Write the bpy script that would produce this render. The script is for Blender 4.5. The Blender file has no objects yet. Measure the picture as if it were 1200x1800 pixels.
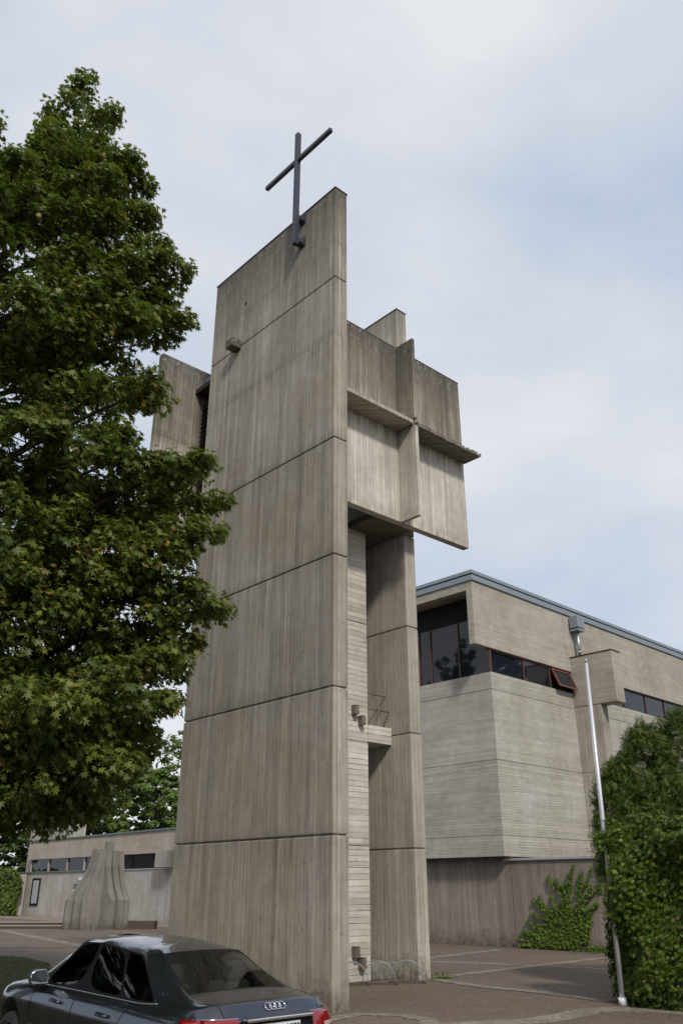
import bpy, bmesh, math, random
import numpy as np
from mathutils import Vector, Matrix
from mathutils.bvhtree import BVHTree
R = math.radians
scene = bpy.context.scene
col = scene.collection
random.seed(7)

# ------------------------------------------------------------ camera, sky, sun
cam_d = bpy.data.cameras.new('camera')
cam_d.sensor_fit = 'VERTICAL'; cam_d.sensor_height = 36.0; cam_d.sensor_width = 24.0
cam_d.lens = 1462.0 / 1800.0 * 36.0
cam_d.clip_start = 0.1; cam_d.clip_end = 3000
cam = bpy.data.objects.new('camera', cam_d); col.objects.link(cam)
cam.location = (-11.951, -13.393, 2.10)
cam.rotation_euler = (R(90 + 24.4), 0, R(47.7 - 90))
scene.camera = cam
CAM = np.array([-11.951, -13.393, 2.10])
HD = R(47.7)
FW = np.array([math.cos(HD), math.sin(HD), 0.0]); RT = np.array([math.sin(HD), -math.cos(HD), 0.0])

SUN = Vector((-0.48, -1.0, 0.95)).normalized()
sun_el = math.asin(SUN.z); sun_az = math.atan2(SUN.x, SUN.y)
world = bpy.data.worlds.new("World"); scene.world = world; world.use_nodes = True
wt = world.node_tree; wt.nodes.clear()
def wn(t, **k):
    n = wt.nodes.new(t)
    for a, b in k.items(): setattr(n, a, b)
    return n
sky = wn('ShaderNodeTexSky', sky_type='NISHITA', sun_disc=False, sun_elevation=sun_el, sun_rotation=sun_az)
bg1 = wn('ShaderNodeBackground'); bg1.inputs[1].default_value = 0.1
wt.links.new(sky.outputs[0], bg1.inputs[0])
tc = wn('ShaderNodeTexCoord')
mp = wn('ShaderNodeMapping'); mp.inputs['Scale'].default_value = (1.0, 1.0, 1.9); mp.inputs['Location'].default_value = (0.35, 0.9, 0.04); mp.inputs['Rotation'].default_value = (0, 0, R(5))
wt.links.new(tc.outputs['Generated'], mp.inputs[0])
nz = wn('ShaderNodeTexNoise'); nz.inputs['Scale'].default_value = 1.7; nz.inputs['Detail'].default_value = 6; nz.inputs['Roughness'].default_value = 0.5
nz.inputs['Distortion'].default_value = 0.25
wt.links.new(mp.outputs[0], nz.inputs[0])
cr = wn('ShaderNodeValToRGB')
cr.color_ramp.elements[0].position = 0.36; cr.color_ramp.elements[0].color = (0.50, 0.60, 0.78, 1)
cr.color_ramp.elements[1].position = 0.66; cr.color_ramp.elements[1].color = (0.86, 0.875, 0.905, 1)
e = cr.color_ramp.elements.new(0.5); e.color = (0.68, 0.73, 0.82, 1)
wt.links.new(nz.outputs[0], cr.inputs[0])
bg2 = wn('ShaderNodeBackground'); wt.links.new(cr.outputs[0], bg2.inputs[0]); bg2.inputs[1].default_value = 1.0
mx = wn('ShaderNodeMixShader'); mx.inputs[0].default_value = 0.9
wt.links.new(bg1.outputs[0], mx.inputs[1]); wt.links.new(bg2.outputs[0], mx.inputs[2])
wo = wn('ShaderNodeOutputWorld'); wt.links.new(mx.outputs[0], wo.inputs[0])

sun_d = bpy.data.lights.new('sun', 'SUN'); sun_d.energy = 2.7; sun_d.angle = R(7); sun_d.color = (1.0, 0.94, 0.84)
sun = bpy.data.objects.new('sun', sun_d); col.objects.link(sun)
sun.rotation_euler = (-SUN).to_track_quat('-Z', 'Y').to_euler()
scene.view_settings.view_transform = 'Standard'; scene.view_settings.look = 'None'
scene.view_settings.exposure = 0.0; scene.view_settings.gamma = 1

# ------------------------------------------------------------ object helpers
def tag(o, label=None, cat=None, group=None, kind=None):
    if label: o['label'] = label
    if cat: o['category'] = cat
    if group: o['group'] = group
    if kind: o['kind'] = kind
    return o
def thing(name, label, cat, loc=(0, 0, 0), rz=0, group=None):
    o = bpy.data.objects.new(name, None); col.objects.link(o)
    o.empty_display_size = 0.3
    o.location = loc; o.rotation_euler = (0, 0, rz)
    o['_off'] = [float(v) for v in loc]
    return tag(o, label, cat, group)
def link_mesh(name, me, mat, parent=None):
    o = bpy.data.objects.new(name, me); col.objects.link(o)
    if mat is not None:
        for m in (mat if isinstance(mat, (list, tuple)) else [mat]): me.materials.append(m)
    if parent is not None: o.parent = parent
    return o
class MB:
    """collects shapes; build() links them as one mesh, `off` is taken away so the frame's origin can stay put"""
    def __init__(s): s.bm = bmesh.new()
    def box(s, x0, x1, y0, y1, z0, z1, bev=0.0, mi=0):
        vs = [s.bm.verts.new((x, y, z)) for x in (x0, x1) for y in (y0, y1) for z in (z0, z1)]
        f = []
        for q in ((0, 1, 3, 2), (4, 6, 7, 5), (0, 4, 5, 1), (2, 3, 7, 6), (0, 2, 6, 4), (1, 5, 7, 3)):
            f.append(s.bm.faces.new([vs[i] for i in q])); f[-1].material_index = mi
        if bev > 0:
            ed = list({e for a in f for e in a.edges})
            bmesh.ops.bevel(s.bm, geom=ed, offset=bev, segments=2, affect='EDGES', profile=0.6, clamp_overlap=True)
        return s
    def bar(s, a, b, w, h=None, up=(0, 0, 1), mi=0):
        a = Vector(a); b = Vector(b); h = h or w
        d = (b - a).normalized(); u = Vector(up)
        if abs(d.dot(u)) > .98: u = Vector((1, 0, 0))
        r = d.cross(u).normalized(); u = r.cross(d).normalized()
        vs = []
        for p in (a, b):
            for i, j in ((-1, -1), (1, -1), (1, 1), (-1, 1)):
                vs.append(s.bm.verts.new(p + r * (i * w / 2) + u * (j * h / 2)))
        for q in ((3, 2, 1, 0), (4, 5, 6, 7), (0, 1, 5, 4), (1, 2, 6, 5), (2, 3, 7, 6), (3, 0, 4, 7)):
            s.bm.faces.new([vs[i] for i in q]).material_index = mi
        return s
    def tube(s, pts, rad, n=8, cap=True, mi=0):
        pts = [Vector(p) for p in pts]
        rads = rad if isinstance(rad, (list, tuple)) else [rad] * len(pts)
        prev = None; rings = []
        for i, p in enumerate(pts):
            d = (pts[min(i + 1, len(pts) - 1)] - pts[max(i - 1, 0)]).normalized()
            if prev is None:
                u = Vector((0, 0, 1)) if abs(d.z) < .9 else Vector((1, 0, 0))
                r = d.cross(u).normalized()
            else:
                r = (prev - d * prev.dot(d)).normalized()
            prev = r; u = d.cross(r).normalized()
            rings.append([s.bm.verts.new(p + (r * math.cos(2 * math.pi * k / n) + u * math.sin(2 * math.pi * k / n)) * rads[i]) for k in range(n)])
        for a, b in zip(rings, rings[1:]):
            for k in range(n):
                f = s.bm.faces.new((a[k], a[(k + 1) % n], b[(k + 1) % n], b[k])); f.smooth = True; f.material_index = mi
        if cap:
            s.bm.faces.new(rings[0][::-1]).material_index = mi; s.bm.faces.new(rings[-1]).material_index = mi
        return s
    def prism(s, outline, axis, a, b, mi=0):
        """outline: 2D points in the plane across `axis`, extruded from a to b"""
        def P(p, t):
            q = [0, 0, 0]; o = [i for i in range(3) if i != axis]
            q[o[0]], q[o[1]] = p; q[axis] = t
            return q
        A = [s.bm.verts.new(P(p, a)) for p in outline]; B = [s.bm.verts.new(P(p, b)) for p in outline]
        n = len(A)
        s.bm.faces.new(A).material_index = mi; s.bm.faces.new(B[::-1]).material_index = mi
        for i in range(n):
            s.bm.faces.new((A[i], B[i], B[(i + 1) % n], A[(i + 1) % n])).material_index = mi
        return s
    def build(s, name, mat, parent=None, off=None, normals=True):
        if normals: bmesh.ops.recalc_face_normals(s.bm, faces=s.bm.faces)
        if off is None and parent is not None and '_off' in parent: off = list(parent['_off'])
        if off is not None: bmesh.ops.translate(s.bm, verts=s.bm.verts, vec=-Vector(off))
        me = bpy.data.meshes.new(name); s.bm.to_mesh(me); s.bm.free()
        return link_mesh(name, me, mat, parent)

# ------------------------------------------------------------ material helpers
class NT:
    def __init__(s, name):
        s.m = bpy.data.materials.new(name); s.m.use_nodes = True; s.t = s.m.node_tree; s.t.nodes.clear()
        s.out = s.n('ShaderNodeOutputMaterial'); s.b = s.n('ShaderNodeBsdfPrincipled'); s.l(s.b.outputs[0], s.out.inputs[0])
    def n(s, t, **k):
        x = s.t.nodes.new(t)
        for a, b in k.items(): setattr(x, a, b)
        return x
    def l(s, a, b): s.t.links.new(a, b)
    def put(s, sock, v):
        if isinstance(v, (int, float)): sock.default_value = v
        elif isinstance(v, (tuple, list)): sock.default_value = tuple(v) if len(v) == 4 or sock.type == 'VECTOR' else tuple(v) + (1,)
        else: s.l(v, sock)
    def math(s, op, a, b=None, c=None, clamp=False):
        x = s.n('ShaderNodeMath', operation=op, use_clamp=clamp); s.put(x.inputs[0], a)
        if b is not None: s.put(x.inputs[1], b)
        if c is not None: s.put(x.inputs[2], c)
        return x.outputs[0]
    def sep(s, v): x = s.n('ShaderNodeSeparateXYZ'); s.l(v, x.inputs[0]); return x.outputs
    def comb(s, a, b, c=0.0):
        x = s.n('ShaderNodeCombineXYZ')
        for i, v in enumerate((a, b, c)): s.put(x.inputs[i], v)
        return x.outputs[0]
    def noise(s, vec, scale, detail=4, rough=.55, dist=0, dim='3D', w=None):
        x = s.n('ShaderNodeTexNoise', noise_dimensions=dim)
        if vec is not None: s.l(vec, x.inputs['Vector'])
        if w is not None: s.put(x.inputs['W'], w)
        x.inputs['Scale'].default_value = scale; x.inputs['Detail'].default_value = detail
        x.inputs['Roughness'].default_value = rough; x.inputs['Distortion'].default_value = dist
        return x.outputs[0]
    def white(s, w): x = s.n('ShaderNodeTexWhiteNoise', noise_dimensions='1D'); s.put(x.inputs['W'], w); return x.outputs[0]
    def map(s, v, a, b, c=0.0, d=1.0):
        x = s.n('ShaderNodeMapRange', clamp=True); s.put(x.inputs[0], v)
        for i, q in enumerate((a, b, c, d)): s.put(x.inputs[i + 1], q)
        return x.outputs[0]
    def mix(s, f, a, b, mode='MIX'):
        x = s.n('ShaderNodeMix', data_type='RGBA', blend_type=mode); s.put(x.inputs[0], f); s.put(x.inputs[6], a); s.put(x.inputs[7], b); return x.outputs[2]
    def bump(s, h, strength=.5, dist=.02):
        x = s.n('ShaderNodeBump'); x.inputs['Strength'].default_value = strength; x.inputs['Distance'].default_value = dist; s.l(h, x.inputs['Height'])
        s.l(x.outputs[0], s.b.inputs['Normal'])
    def obj(s): return s.n('ShaderNodeTexCoord').outputs['Object']

def concrete(name, base=(.33, .295, .245), boards='V', bw=.125, contrast=1.0, top=None, toplen=2.2, foot=True, dirt=1.0, groove=1.0, seed=0.0, clean=None):
    m = NT(name); P = m.obj(); X, Y, Z = m.sep(P)
    H = m.math('ADD', m.math('ADD', X, Y), seed)
    u, v = (H, Z) if boards == 'V' else (Z, H)
    # wobble keeps the board joints from being ruler-straight
    wob = m.math('MULTIPLY', m.math('SUBTRACT', m.noise(m.comb(m.math('MULTIPLY', v, .35), m.math('MULTIPLY', u, .8)), 1.0, 2), .5), .05)
    ub = m.math('DIVIDE', m.math('ADD', u, wob), bw)
    bid = m.math('FLOOR', ub); fr = m.math('FRACT', ub)
    rnd = m.white(bid)
    seg = m.math('FLOOR', m.math('ADD', m.math('DIVIDE', v, 2.6 if boards == 'H' else 3.4), m.math('MULTIPLY', rnd, 7.0)))
    rnd2 = m.white(m.math('ADD', m.math('MULTIPLY', bid, 13.7), m.math('MULTIPLY', seg, 3.1)))
    edge = m.math('MINIMUM', fr, m.math('SUBTRACT', 1.0, fr))
    gl = m.noise(m.comb(m.math('MULTIPLY', v, .9), m.math('MULTIPLY', bid, 5.3)), 1.0, 3)
    gw = m.map(gl, .38, .72, .02, .12)
    gv = m.map(edge, 0.0, gw, 1.0, 0.0)
    gv = m.math('MULTIPLY', gv, m.map(gl, .35, .62, .15, 1.0))
    grain = m.noise(m.comb(m.math('MULTIPLY', u, 70.0), m.math('MULTIPLY', v, 2.2), m.math('MULTIPLY', rnd, 9.0)), 1.0, 4, .6, .4)
    big = m.noise(P, .45, 5, .6)
    mid = m.noise(P, 3.2, 5, .65)
    fine = m.noise(P, 55.0, 3, .6)
    streak = m.noise(m.comb(m.math('MULTIPLY', H, 2.6), m.math('MULTIPLY', Z, .14)), 1.0, 4, .6)
    streak2 = m.noise(m.comb(m.math('MULTIPLY', H, 9.0), m.math('MULTIPLY', Z, .35), 4.0), 1.0, 3, .6)
    val = 1.0
    t = m.math('MULTIPLY_ADD', m.math('ADD', m.math('SUBTRACT', rnd2, .5), m.math('MULTIPLY', m.math('SUBTRACT', rnd, .5), 1.1)), .15 * contrast, 1.0)
    t = m.math('MULTIPLY', t, m.math('MULTIPLY_ADD', m.math('SUBTRACT', grain, .5), .38 * contrast, 1.0))
    t = m.math('MULTIPLY', t, m.math('MULTIPLY_ADD', m.math('SUBTRACT', big, .5), 1.0, 1.0))
    t = m.math('MULTIPLY', t, m.math('MULTIPLY_ADD', m.math('SUBTRACT', mid, .5), .55, 1.0))
    t = m.math('MULTIPLY', t, m.math('MULTIPLY_ADD', m.math('SUBTRACT', fine, .5), .34, 1.0))
    t = m.math('MULTIPLY', t, m.math('SUBTRACT', 1.0, m.math('MULTIPLY', gv, .62 * groove)))
    sk = m.map(streak, .52, .74, 0.0, .52 * dirt)
    sk = m.math('ADD', sk, m.map(streak2, .58, .8, 0.0, .32 * dirt))
    # every pour has its own tone; dark drips run down below the joints
    lift = m.math('FLOOR', m.math('DIVIDE', m.math('ADD', Z, -.02), 3.075)); fl_ = m.math('FRACT', m.math('DIVIDE', m.math('ADD', Z, -.02), 3.075))
    if boards == 'V':
        t = m.math('MULTIPLY', t, m.map(m.white(m.math('ADD', lift, seed + 3.3)), 0, 1, .93, 1.07))
        dn = m.noise(m.comb(m.math('MULTIPLY', H, 4.0), m.math('MULTIPLY', lift, 7.0), 1.0), 1.0, 4, .7)
        dr = m.math('MULTIPLY', m.map(fl_, m.map(dn, .35, .75, 1.02, .55), 1.0, 0.0, 1.0), m.map(dn, .48, .7, 0.0, .55 * dirt))
        t = m.math('MULTIPLY', t, m.math('SUBTRACT', 1.0, dr))
        up_ = m.math('MULTIPLY', m.map(fl_, 0, .10, 1.0, 0.0), m.map(dn, .40, .62, .30 * dirt, 0.0)); t = m.math('MULTIPLY', t, m.math('SUBTRACT', 1.0, up_))
    # cement laitance: thin pale runs
    # thin hairline drips following the boards
    hair = m.noise(m.comb(m.math('MULTIPLY', u, 26.0), m.math('MULTIPLY', v, .55), 3.0), 1.0, 4, .65, .3)
    t = m.math('MULTIPLY', t, m.map(hair, .30, m.map(mid, .35, .65, .40, .50), m.map(big, .4, .6, .94, .68), 1.0))
    t = m.math('MULTIPLY', t, m.map(hair, .58, .72, 1.0, 1.16))
    pale = m.map(m.noise(m.comb(m.math('MULTIPLY', H, 21.0), m.math('MULTIPLY', Z, .8), 8.0), 1.0, 3), .64, .74, 0.0, .28)
    c = m.mix(m.map(big, .35, .65), base, (base[0] * .93, base[1] * .96, base[2] * 1.03))
    vm = m.n('ShaderNodeVectorMath', operation='SCALE'); m.l(c, vm.inputs[0]); m.l(t, vm.inputs['Scale'])
    c = vm.outputs[0]
    c = m.mix(sk, c, (.095, .080, .062))
    c = m.mix(pale, c, (.50, .48, .44))
    # bug holes and knots
    vo = m.n('ShaderNodeTexVoronoi'); m.l(m.comb(m.math('MULTIPLY', X, 1.0), m.math('MULTIPLY', Y, 1.0), m.math('MULTIPLY', Z, .6)), vo.inputs['Vector']); vo.inputs['Scale'].default_value = 4.2
    hole = m.math('MULTIPLY', m.map(vo.outputs['Distance'], .045, .10, 1.0, 0.0), m.map(m.white(m.sep(vo.outputs['Color'])[0]), .45, .5, 0.0, 1.0))
    c = m.mix(m.math('MULTIPLY', hole, .45), c, (.06, .05, .04))
    if clean is not None:
        cz = m.map(m.math('ADD', Z, m.math('MULTIPLY', streak2, .8)), clean + .25, clean + .75, 1.0, 0.0)
        c = m.mix(m.math('MULTIPLY', cz, .55), c, (.60, .57, .50), 'MIX')
        v2 = m.n('ShaderNodeVectorMath', operation='SCALE'); m.l(c, v2.inputs[0]); m.l(m.map(t, .6, 1.3, .72, 1.22), v2.inputs['Scale']); c = v2.outputs[0]
    tu = m.math('ABSOLUTE', m.math('SUBTRACT', m.math('FRACT', m.math('DIVIDE', m.math('ADD', H, m.math('MULTIPLY', m.white(m.math('ADD', lift, 9.1)), .5)), 1.18)), .5))
    tv = m.math('ABSOLUTE', m.math('SUBTRACT', m.math('FRACT', m.math('DIVIDE', m.math('ADD', Z, .9), 1.54)), .5))
    th_ = m.map(m.math('ADD', m.math('POWER', m.math('MULTIPLY', tu, 1.18), 2.0), m.math('POWER', m.math('MULTIPLY', tv, 1.54), 2.0)), .0004, .0011, 1.0, 0.0)
    if boards == 'V': c = m.mix(m.math('MULTIPLY', th_, .32), c, (.07, .06, .05))
    if top is not None:
        d = m.math('SUBTRACT', top, Z)
        ln = m.math('MULTIPLY', m.noise(m.comb(m.math('MULTIPLY', H, 3.6), m.math('MULTIPLY', Z, .25), 2.0), 1.0, 5, .65), toplen * 2.0)
        st = m.map(m.math('DIVIDE', d, m.math('MAXIMUM', ln, .05)), .0, 1.0, 1.0, 0.0)
        st = m.math('MULTIPLY', m.math('POWER', st, .85), m.map(mid, .3, .6, .6, 1.0))
        c = m.mix(m.math('MULTIPLY', st, .85 * dirt), c, (.058, .050, .040))
        lich = m.math('MULTIPLY', m.map(m.noise(P, 7.0, 3), .60, .66, 0, 1), m.map(d, .1, 1.6, .55, 0.0))
        c = m.mix(lich, c, (.36, .36, .30))
    if foot:
        n2 = m.noise(P, 2.3, 5, .7)
        fz = m.map(m.math('ADD', Z, m.math('MULTIPLY', n2, -1.5)), -.78, -.1, 1.0, 0.0)
        fz = m.math('MULTIPLY', fz, m.map(m.noise(P, 9.0, 4, .7), .35, .6, .25, 1.0))
        c = m.mix(m.math('MULTIPLY', fz, .8), c, (.055, .048, .032))
    m.l(c, m.b.inputs['Base Color'])
    m.b.inputs['Roughness'].default_value = .9; m.b.inputs['Specular IOR Level'].default_value = .25
    h = m.math('ADD', m.math('MULTIPLY', gv, -1.0), m.math('MULTIPLY', grain, .35))
    h = m.math('ADD', h, m.math('MULTIPLY', rnd2, .35)); h = m.math('ADD', h, m.math('MULTIPLY', fine, .3)); h = m.math('ADD', h, m.math('MULTIPLY', hole, -.8))
    m.bump(h, .55 * groove + .1, .02)
    return m.m

def plain(name, c, rough=.6, metal=0.0, var=.15, scale=6.0, spec=.5, coat=0.0, bump=0.0):
    m = NT(name); P = m.obj(); n = m.noise(P, scale, 5, .6)
    cc = m.mix(n, tuple(x * (1 - var) for x in c), tuple(min(1, x * (1 + var)) for x in c))
    m.l(cc, m.b.inputs['Base Color'])
    m.l(m.map(m.noise(P, scale * 2.3, 4), .3, .7, rough * .85, min(1, rough * 1.15)), m.b.inputs['Roughness'])
    m.b.inputs['Metallic'].default_value = metal; m.b.inputs['Specular IOR Level'].default_value = spec
    m.b.inputs['Coat Weight'].default_value = coat; m.b.inputs['Coat Roughness'].default_value = .04
    if bump: m.bump(n, bump, .01)
    return m.m

def glass(name, c=(.012, .014, .02), rough=.02, ior=1.5, wav=.02):
    m = NT(name); P = m.obj()
    m.b.inputs['Base Color'].default_value = (*c, 1); m.b.inputs['Roughness'].default_value = rough; m.b.inputs['IOR'].default_value = ior
    m.bump(m.noise(P, 1.2, 2), wav, .02)
    return m.m

def leafmat(name, c1, c2, c3, yel=(.30, .17, .03), amt=.05, trans=.3, clump=1.3):
    m = NT(name); P = m.obj()
    g = m.n('ShaderNodeNewGeometry'); r = g.outputs['Random Per Island']
    big = m.noise(P, clump, 3)
    c = m.mix(m.map(m.math('ADD', m.math('MULTIPLY', big, .8), m.math('MULTIPLY', r, .4)), .35, .85), c1, c2)
    c = m.mix(m.map(m.white(m.math('MULTIPLY', r, 91.7)), .80, 1.0, 0, .8), c, c3)
    y = m.math('MULTIPLY', m.map(m.noise(P, .9, 3, .7), .50, .66, 0.15, 1.0), m.map(m.white(m.math('MULTIPLY', r, 37.1)), 1 - amt * 2.2, 1.0, 0.0, 1.0))
    c = m.mix(y, c, yel)
    m.l(c, m.b.inputs['Base Color']); m.b.inputs['Roughness'].default_value = .5; m.b.inputs['Specular IOR Level'].default_value = .35
    tr = m.n('ShaderNodeBsdfTranslucent'); bc = m.mix(.5, c, (.16, .25, .02)); m.l(bc, tr.inputs[0])
    mxs = m.n('ShaderNodeMixShader'); mxs.inputs[0].default_value = trans
    m.l(m.b.outputs[0], mxs.inputs[1]); m.l(tr.outputs[0], mxs.inputs[2]); m.l(mxs.outputs[0], m.out.inputs[0])
    return m.m

M = {}
M['tower'] = concrete('board marked concrete', (.345, .306, .245), 'V', .13, 1.25, top=20.5, toplen=2.6, dirt=1.0)
M['tower_side'] = concrete('pale board marked concrete', (.405, .365, .298), 'V', .15, .9, top=20.9, toplen=1.3, dirt=.6)
M['panel'] = concrete('stained panel concrete', (.37, .332, .27), 'V', .13, 1.3, top=18.52, toplen=3.0, foot=False, dirt=1.0, clean=15.0)
M['hboard'] = concrete('horizontal board concrete', (.52, .475, .395), 'H', .145, 1.4, foot=False, dirt=.2, groove=1.2)
M['church'] = concrete('pale horizontal board concrete', (.425, .398, .335), 'H', .105, .8, foot=False, dirt=.16, groove=1.0)
M['church_up'] = concrete('buff horizontal board concrete', (.405, .365, .295), 'H', .105, .6, foot=False, dirt=.16, groove=.75)
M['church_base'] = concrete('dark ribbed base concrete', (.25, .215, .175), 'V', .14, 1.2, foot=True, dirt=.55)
M['far_up'] = concrete('buff far concrete', (.40, .345, .28), 'H', .16, .4, foot=False, dirt=.2, groove=.5)
M['far_low'] = concrete('grey far concrete', (.38, .345, .30), 'V', .2, .6, foot=False, dirt=.5, groove=.6)
M['soffit'] = concrete('dark soffit concrete', (.15, .125, .10), 'V', .16, 1.0, foot=False, dirt=.8)  # base tone set darker than the wall concrete
M['plinth'] = concrete('fountain concrete', (.22, .205, .18), 'V', .22, .5, foot=True, dirt=.8, groove=.3)
M['dark'] = plain('dark interior', (.012, .011, .010), .9)
M['rust'] = plain('rust brown louvre', (.12, .055, .035), .7, var=.5)
M['orange_wood'] = plain('red brown sash', (.20, .072, .042), .55, var=.25)
M['frame'] = plain('dark red brown window bar', (.095, .040, .026), .6, var=.35)
M['dark_red'] = plain('dark red trim', (.03, .012, .011), .6)
M['zinc'] = plain('grey blue zinc sheet', (.25, .29, .32), .42, .35, .12)
M['zinc_dark'] = plain('dark zinc cap', (.10, .115, .13), .45, .35, .12)
M['galv'] = plain('galvanised steel', (.42, .44, .45), .38, .7, .12)
M['coping'] = plain('aluminium coping', (.48, .47, .50), .4, .5, .1)
M['cross'] = plain('dark steel cross', (.055, .06, .075), .5, .4, .2)
M['brown_metal'] = plain('brown bronze fitting', (.19, .155, .13), .45, .4, .25)
M['rail'] = plain('old steel rail', (.10, .085, .07), .6, .5, .3)
M['pole'] = plain('silver flagpole', (.62, .62, .67), .42, .25, .08, 2.0)
M['white_paint'] = plain('white paint', (.75, .75, .77), .4)
M['win'] = glass('church window glass', (.012, .014, .022))
M['win_far'] = glass('far window glass', (.006, .006, .007))
M['dark_glass'] = glass('unlit dark glass', (.004, .004, .004), .35, 1.2)  # deep shade on the far ribbon window put into the glass colour
M['green_trim'] = plain('green copper coping', (.12, .17, .14), .5, .2, .2)
M['bark'] = plain('maple bark', (.045, .038, .028), .95, 0, .5, 14, .2, bump=.5)
M['curtain'] = plain('grey net curtain', (.35, .36, .37), .9)
M['sign'] = plain('white sign board', (.62, .64, .66), .5)
M['bluegrey'] = plain('grey green notice board', (.09, .12, .12), .4)
M['maple'] = leafmat('maple leaves', (.046, .078, .012), (.14, .175, .028), (.24, .25, .05), (.40, .20, .05), .09, .34, 1.1)
M['bgleaf'] = leafmat('distant leaves', (.055, .095, .016), (.12, .18, .028), (.16, .22, .04), (.2, .15, .04), .02, .3)
M['bgleaf2'] = leafmat('distant dark leaves', (.035, .062, .016), (.07, .115, .026), (.10, .15, .035), (.2, .15, .04), .01, .3)
M['thuja'] = leafmat('thuja leaves', (.034, .062, .009), (.095, .140, .017), (.15, .19, .025), (.15, .12, .03), .02, .18, 1.6)
M['ivy'] = leafmat('creeper leaves', (.034, .070, .009), (.105, .165, .018), (.20, .26, .035), (.24, .09, .03), .05, .25, 1.2)
M['ivy2'] = leafmat('young creeper leaves', (.065, .115, .014), (.12, .185, .020), (.19, .25, .03), (.20, .05, .03), .015, .25, 2)

def asphalt():
    m = NT('red brown asphalt'); P = m.obj()
    big = m.noise(P, .22, 5, .6); mid = m.noise(P, 1.7, 5, .65); f = m.noise(P, 26.0, 3, .7)
    c = m.mix(m.map(big, .3, .7), (.115, .083, .062), (.175, .130, .098))
    c = m.mix(m.map(mid, .35, .7, 0, .55), c, (.082, .062, .050))
    vo = m.n('ShaderNodeTexVoronoi'); m.l(P, vo.inputs['Vector']); vo.inputs['Scale'].default_value = 30
    sp = m.white(m.sep(vo.outputs['Color'])[0])
    c = m.mix(m.map(sp, .7, 1.0, 0, .5), c, (.24, .19, .155)); c = m.mix(m.map(sp, .0, .25, .45, 0), c, (.04, .034, .03))
    vo2 = m.n('ShaderNodeTexVoronoi'); m.l(P, vo2.inputs['Vector']); vo2.inputs['Scale'].default_value = 6
    lit = m.math('MULTIPLY', m.map(vo2.outputs['Distance'], .07, .12, 1, 0), m.map(m.white(m.sep(vo2.outputs['Color'])[0]), .72, .75, 0, 1))
    c = m.mix(m.math('MULTIPLY', lit, m.map(mid, .45, .6, .1, .9)), c, (.38, .33, .25))
    cr = m.n('ShaderNodeTexVoronoi', feature='DISTANCE_TO_EDGE'); dv = m.n('ShaderNodeVectorMath', operation='ADD'); m.l(P, dv.inputs[0]); m.l(m.comb(m.math('MULTIPLY', mid, 2.2), m.math('MULTIPLY', big, 3.0)), dv.inputs[1]); m.l(dv.outputs[0], cr.inputs['Vector']); cr.inputs['Scale'].default_value = .28
    c = m.mix(m.map(cr.outputs['Distance'], 0, .005, .5, 0), c, (.03, .026, .022))
    m.l(c, m.b.inputs['Base Color']); m.b.inputs['Roughness'].default_value = .88
    m.bump(m.math('ADD', f, m.math('MULTIPLY', sp, .8)), .5, .012)
    return m.m
M['asphalt'] = asphalt()
def paver(name, c0, c1, s=5.0):
    m = NT(name); P = m.obj()
    vo = m.n('ShaderNodeTexVoronoi'); m.l(P, vo.inputs['Vector']); vo.inputs['Scale'].default_value = s
    c = m.mix(m.white(m.sep(vo.outputs['Color'])[0]), c0, c1)
    ed = m.n('ShaderNodeTexVoronoi', feature='DISTANCE_TO_EDGE'); m.l(P, ed.inputs['Vector']); ed.inputs['Scale'].default_value = s
    c = m.mix(m.map(ed.outputs['Distance'], 0, .06, .75, 0), c, (.06, .05, .04))
    c = m.mix(m.map(m.noise(P, 1.5, 5, .7), .45, .7, 0, .55), c, (.07, .06, .045))
    c = m.mix(m.map(m.noise(P, 40, 3, .7), .4, .7, 0, .4), c, (.09, .08, .06))
    m.l(c, m.b.inputs['Base Color']); m.b.inputs['Roughness'].default_value = .9
    m.bump(m.map(ed.outputs['Distance'], 0, .08), .6, .012)
    return m.m
M['cobble'] = paver('cobble strip', (.22, .19, .15), (.33, .285, .225), 7.0)
M['paving'] = paver('tan paving', (.26, .20, .155), (.34, .27, .21), 3.0)
M['grass'] = leafmat('grass blades', (.075, .080, .020), (.115, .110, .028), (.16, .14, .045), (.25, .2, .07), .1, .35, 2.5)
M['soil'] = plain('grassy soil', (.035, .038, .012), .95, 0, .4, 3, .2)

# ------------------------------------------------------------ foliage generator
def tmpl_maple():
    ang = [(-90, .10), (-128, .50), (-150, .33), (168, .62), (148, .46), (112, .70), (90, 1.0), (68, .70), (32, .46), (12, .62), (-30, .33), (-52, .50)]
    ang = [(-90, .12), (-122, .48), (-152, .34), (176, .80), (148, .36), (126, .92), (106, .56), (90, 1.12), (74, .56), (54, .92), (32, .36), (4, .80), (-28, .34), (-58, .48)]
    v = [(0, .05, .0)]
    for a, r in ang: v.append((r * math.cos(R(a)) * .62, r * math.sin(R(a)) * .62 + .1, -.09 * abs(math.cos(R(a))) * r))
    n = len(ang)
    return np.array(v), [(0, i + 1, (i + 1) % n + 1) for i in range(n)]
def tmpl_oval(w=.34, fold=.06):
    v = np.array([(0, -.5, 0), (-w, -.12, -fold), (-w * .75, .28, -fold), (0, .55, -.03), (w * .75, .28, -fold), (w, -.12, -fold), (0, 0, .02)])
    return v, [(6, i, (i + 1) % 6) for i in range(6)]
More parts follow.
